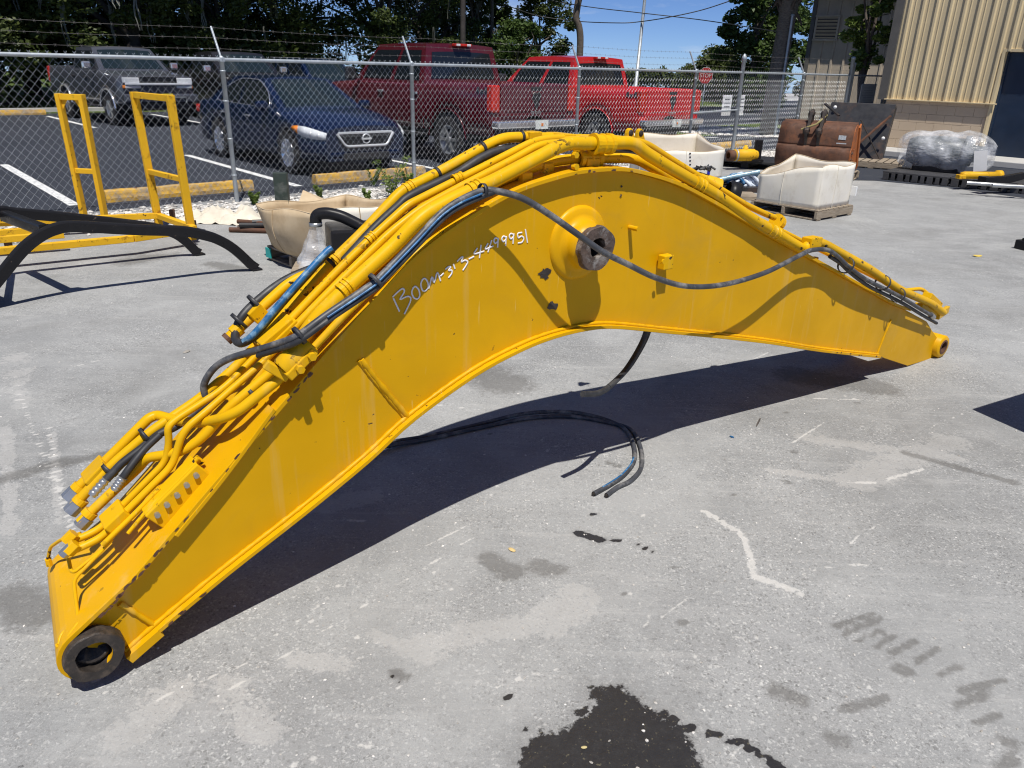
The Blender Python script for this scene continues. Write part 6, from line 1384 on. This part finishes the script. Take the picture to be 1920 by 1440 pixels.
# palm trunk with old boots
pb = G(1437, 256); pm = empty('palm_tree', (pb.x, pb.y, 0)); tag(pm, 'stout grey palm trunk standing in white stones', 'tree')
ph = hgt(pb, 1465, 28); rows_p = [Vector((0,0,-.1)), Vector((.02,0,.8)), Vector((.06,0,2.0)), Vector((.10,0,ph)), Vector((.1,0,ph+1.2))]
t = NT('palm_bark'); c = t.mix(t.ramp(t.noise(4, 4, .7, vec=t.map((3, 3, 14))), .3, .7), (.10, .085, .07), (.26, .225, .185)); t.set(base=c, rough=.9); t.bump(t.noise(4, 4, .7, vec=t.map((3, 3, 16))), .9, .03); M['palm'] = t.m
MB().tube(smooth(rows_p, 8), [.30] + [.235]*24 + [.26]*8, 16).build('trunk', M['palm'], pm)
rng = np.random.default_rng(41)
for k in range(26):
    a = k*2.4; z = ph + .05 + .045*k; b = MB(); p0 = Vector((.1 + math.cos(a)*.22, math.sin(a)*.22, z)); p1 = p0 + Vector((math.cos(a)*.22, math.sin(a)*.22, .28 if k % 3 else -.3)); b.tube([p0, p0.lerp(p1, .5) + Vector((0,0,.03)), p1], [.06, .045, .02], 6).build('frond_boot', M['bark'], pm)
for k in range(12):
    a = k*.55; b = MB(); P = smooth([Vector((.1, 0, ph + 1.2)), Vector((.1 + math.cos(a)*1.0, math.sin(a)*1.0, ph + 2.0)), Vector((.1 + math.cos(a)*2.1, math.sin(a)*2.1, ph + 1.2))], 6)
    b.tube(P, .02, 5)
    for i in range(3, len(P)):
        for sg_ in (-1, 1):
            d_ = Vector((-math.sin(a)*sg_, math.cos(a)*sg_, -.5)); b.add([P[i-1], P[i], P[i] + d_*.7, P[i-1] + d_*.6], [(0,1,2,3)])
    b.build('frond', M['leaf_mid'], pm)
# bare crooked trunk, poles and cables
p = AT(1082, 41); e = empty('bare_trunk_tree', (p.x, p.y, 0)); tag(e, 'crooked bare tree trunk against the sky above the red truck', 'tree')
P = [over(1086, 130, 41), over(1087, 105, 41), over(1088, 70, 41), over(1085, 48, 41), over(1080, 35, 41), over(1083, 10, 41), over(1090, -30, 41), over(1086, -90, 41)]; P = [Vector((p.x, p.y, -.2))] + P
MB().tube(smooth([q - Vector((p.x, p.y, 0)) for q in P], 4), .17, 10).build('trunk', M['bark'], e); rng = np.random.default_rng(51); tq = P[-1] - Vector((p.x, p.y, 0)); leaf_cloud('crown', [((tq.x + rng.uniform(-1.5, 1.5), tq.y + rng.uniform(-1.5, 1.5), tq.z + rng.uniform(0, 1.6)), .8, 120) for _ in range(9)], .12, M['leaf_mid'], rng, e)
def pole(px, dist, r, mat, label, name='utility_pole', lean=0., hgt_=9.):
    p = AT(px, dist); e = empty(name, (p.x, p.y, 0)); tag(e, label, 'pole'); MB().lathe([(r*1.15, -.2), (r, hgt_*.5), (r*.85, hgt_), (0, hgt_ + .03)], (0,0,0), (lean, 0, 1), 12).build('shaft', mat, e); MB().bar((-.9 + lean*8, 0, hgt_ - .6), (.9 + lean*8, 0, hgt_ - .6), .09, .11).build('cross_arm', M['bark'], e); return e
pole(868, 34, .10, M['bark_dark'], 'dark utility pole rising behind the maroon truck roof'); pole(921, 42, .08, M['bark'], 'grey utility pole right of the dark one'); 
p = AT(1192, 40); e = empty('light_pole', (p.x, p.y, 0)); tag(e, 'thin grey metal light pole against the sky', 'pole'); MB().lathe([(.13, -.1), (.13, .25), (.085, .25), (.07, 5), (.055, 9), (0, 9.05)], (0,0,0), (.025, 0, 1), 12).build('shaft', M['galv'], e); MB().tube([(.22, 0, 8.9), (.6, .1, 9.2), (1.3, .2, 9.2)], .04, 8).build('lamp_arm', M['galv'], e); MB().box((1.5, .2, 9.16), (.5, .22, .12)).build('lamp_head', M['galv'], e, bevel=.03)
p = G(1452, 258); e = empty('sign_post', (p.x, p.y, 0)); tag(e, 'thin silver post beside the palm trunk', 'pole'); h_ = hgt(p, 1471, 30); MB().tube([(0,0,-.1), (.0,0,h_)], .035, 10).build('shaft', M['galv'], e); MB().lathe([(.05, 0), (.05, .04), (0, .06)], (0,0,h_), (0,0,1), 10).build('cap', M['galv'], e)
def cable(pts, dist, label):
    P = smooth([over(x, y, d) for x, y, d in pts], 8); o = P[0].copy(); e = empty('overhead_cable', (o.x, o.y, 0)); tag(e, label, 'cable'); MB().tube([q - Vector((o.x, o.y, 0)) for q in P], .022, 6).build('conductor', M['rubber'], e)
cable([(921, 4, 42), (960, 14, 42), (1010, 30, 41), (1085, 40, 41), (1160, 43, 40), (1197, 41, 40), (1250, 33, 39), (1315, 19, 39), (1380, -2, 39)], 40, 'sagging thick overhead cable crossing the sky gap'); cable([(921, -20, 42), (1085, 10, 41), (1200, 24, 40), (1320, 38, 39), (1460, 60, 34)], 40, 'thin upper overhead cable crossing the sky gap')
# stop sign
p = AT(1322, 44); e = empty('stop_sign', (p.x, p.y, 0), R(-38)); tag(e, 'small red stop sign on a post across the road', 'sign'); zc = over(1322, 142, 44).z
oc = [(math.cos(math.pi/8 + k*math.pi/4)*.40, math.sin(math.pi/8 + k*math.pi/4)*.40) for k in range(8)]
MB().prism([(x*1.06, .004, zc + z*1.06) for x, z in oc], [(x*1.06, .0, zc + z*1.06) for x, z in oc]).build('sign_border', M['white'], e); fc = MB().prism([(x, .0, zc + z) for x, z in oc], [(x, -.008, zc + z) for x, z in oc]).build('sign_face', simple('sign_red', (.50, .02, .02), .5, var=.1), e); MB().tube([(0, .03, -.1), (0, .03, zc + .45)], .03, 8).build('post', M['galv'], e)
fcv = bpy.data.curves.new('stop_text', 'FONT'); fcv.body = 'STOP'; fcv.size = .27; fcv.align_x = 'CENTER'; fcv.align_y = 'CENTER'; fcv.extrude = .002
tmp = bpy.data.objects.new('tmp_text', fcv); COL.objects.link(tmp); bpy.context.view_layer.update(); me = bpy.data.meshes.new_from_object(tmp.evaluated_get(bpy.context.evaluated_depsgraph_get())); bpy.data.objects.remove(tmp)
me.materials.clear(); me.materials.append(M['white']); o = bpy.data.objects.new('sign_text', me); COL.objects.link(o); o.parent = fc; o.location = (0, -.012, zc); o.rotation_euler = (R(90), 0, 0)
# weeds along the fence
def weed(label, loc, h, n, seed, size=.022):
    rng = np.random.default_rng(seed); e = empty('weed_plant', (loc.x, loc.y, 0)); tag(e, label, 'plant', 'weeds along the fence'); cl = []
    for k in range(n):
        a = rng.uniform(0, 6.28); L_ = h*rng.uniform(.5, 1); tp_ = Vector((math.cos(a)*L_*.4, math.sin(a)*L_*.4, L_)); MB().tube([Vector((0,0,0)), Vector((tp_.x*.4, tp_.y*.4, L_*.6)), tp_], .004, 4).build('stem', M['leaf_mid'], e)
        for q in range(5): f = .25 + .75*q/4; cl.append(((tp_.x*f, tp_.y*f, tp_.z*f), h*.11, 12))
    leaf_cloud('leaves', cl, size, M['leaf_vine'], rng, e)
for k, (px, py, h_, n_, lab) in enumerate(((735, 372, .55, 7, 'tallest weed, growing through the fence in front of the blue sedan'), (478, 385, .16, 9, 'low weed clump at the foot of the fence post by the tarp'), (600, 372, .18, 7, 'weed clump behind the torn carton flap'), (690, 378, .16, 8, 'weed clump in the gravel right of the brown carton'), (700, 350, .3, 6, 'weed in the gravel left of the tallest weed'), (290, 395, .16, 6, 'weed in the gravel behind the right yellow upright'), (765, 350, .22, 6, 'weed at the foot of the second fence post'))):
    weed(lab, G(px, py), h_, n_, 60 + k)
# a few fallen leaves on the slab
for k, (px, py, lab) in enumerate(((1832, 481, 'yellow leaf far right on the concrete'), (1422, 793, 'brown twig right of the boom shadow'), (1372, 820, 'tiny blue scrap on the concrete'), (1095, 1403, 'tan pebble lying in the oil puddle'), (350, 660, 'white stone chip behind the pipes'), (960, 1032, 'straw coloured chip near the grime streak'))):
    p = G(px, py); e = empty(('fallen_leaf', 'twig', 'plastic_scrap', 'pebble', 'stone_chip', 'wood_chip')[k], (p.x, p.y, 0), k*1.1); tag(e, lab, ('leaf', 'twig', 'scrap', 'pebble', 'stone', 'chip')[k]); m_ = (simple('dry_leaf', (.55, .40, .08), .7), M['bark'], M['hose_blue'], simple('tan_stone', (.5, .42, .2), .8), M['stone'], simple('straw', (.6, .45, .2), .8))[k]; s_ = (.05, .06, .014, .009, .03, .018)[k]
    rows = [[Vector((s_*math.cos(a)*f*(1 if abs(math.cos(a)) > .3 else .8), s_*(.07 if k == 1 else .55)*math.sin(a)*f, .004 + s_*.28*(1 - f*f) + .2*s_*math.cos(a)**2*f*(k == 0))) for a in (2*math.pi*i/12 for i in range(13))] for f in (.02, .5, .85, 1.0)]
    MB().grid(rows).build('blade' if k == 0 else 'body', m_, e)
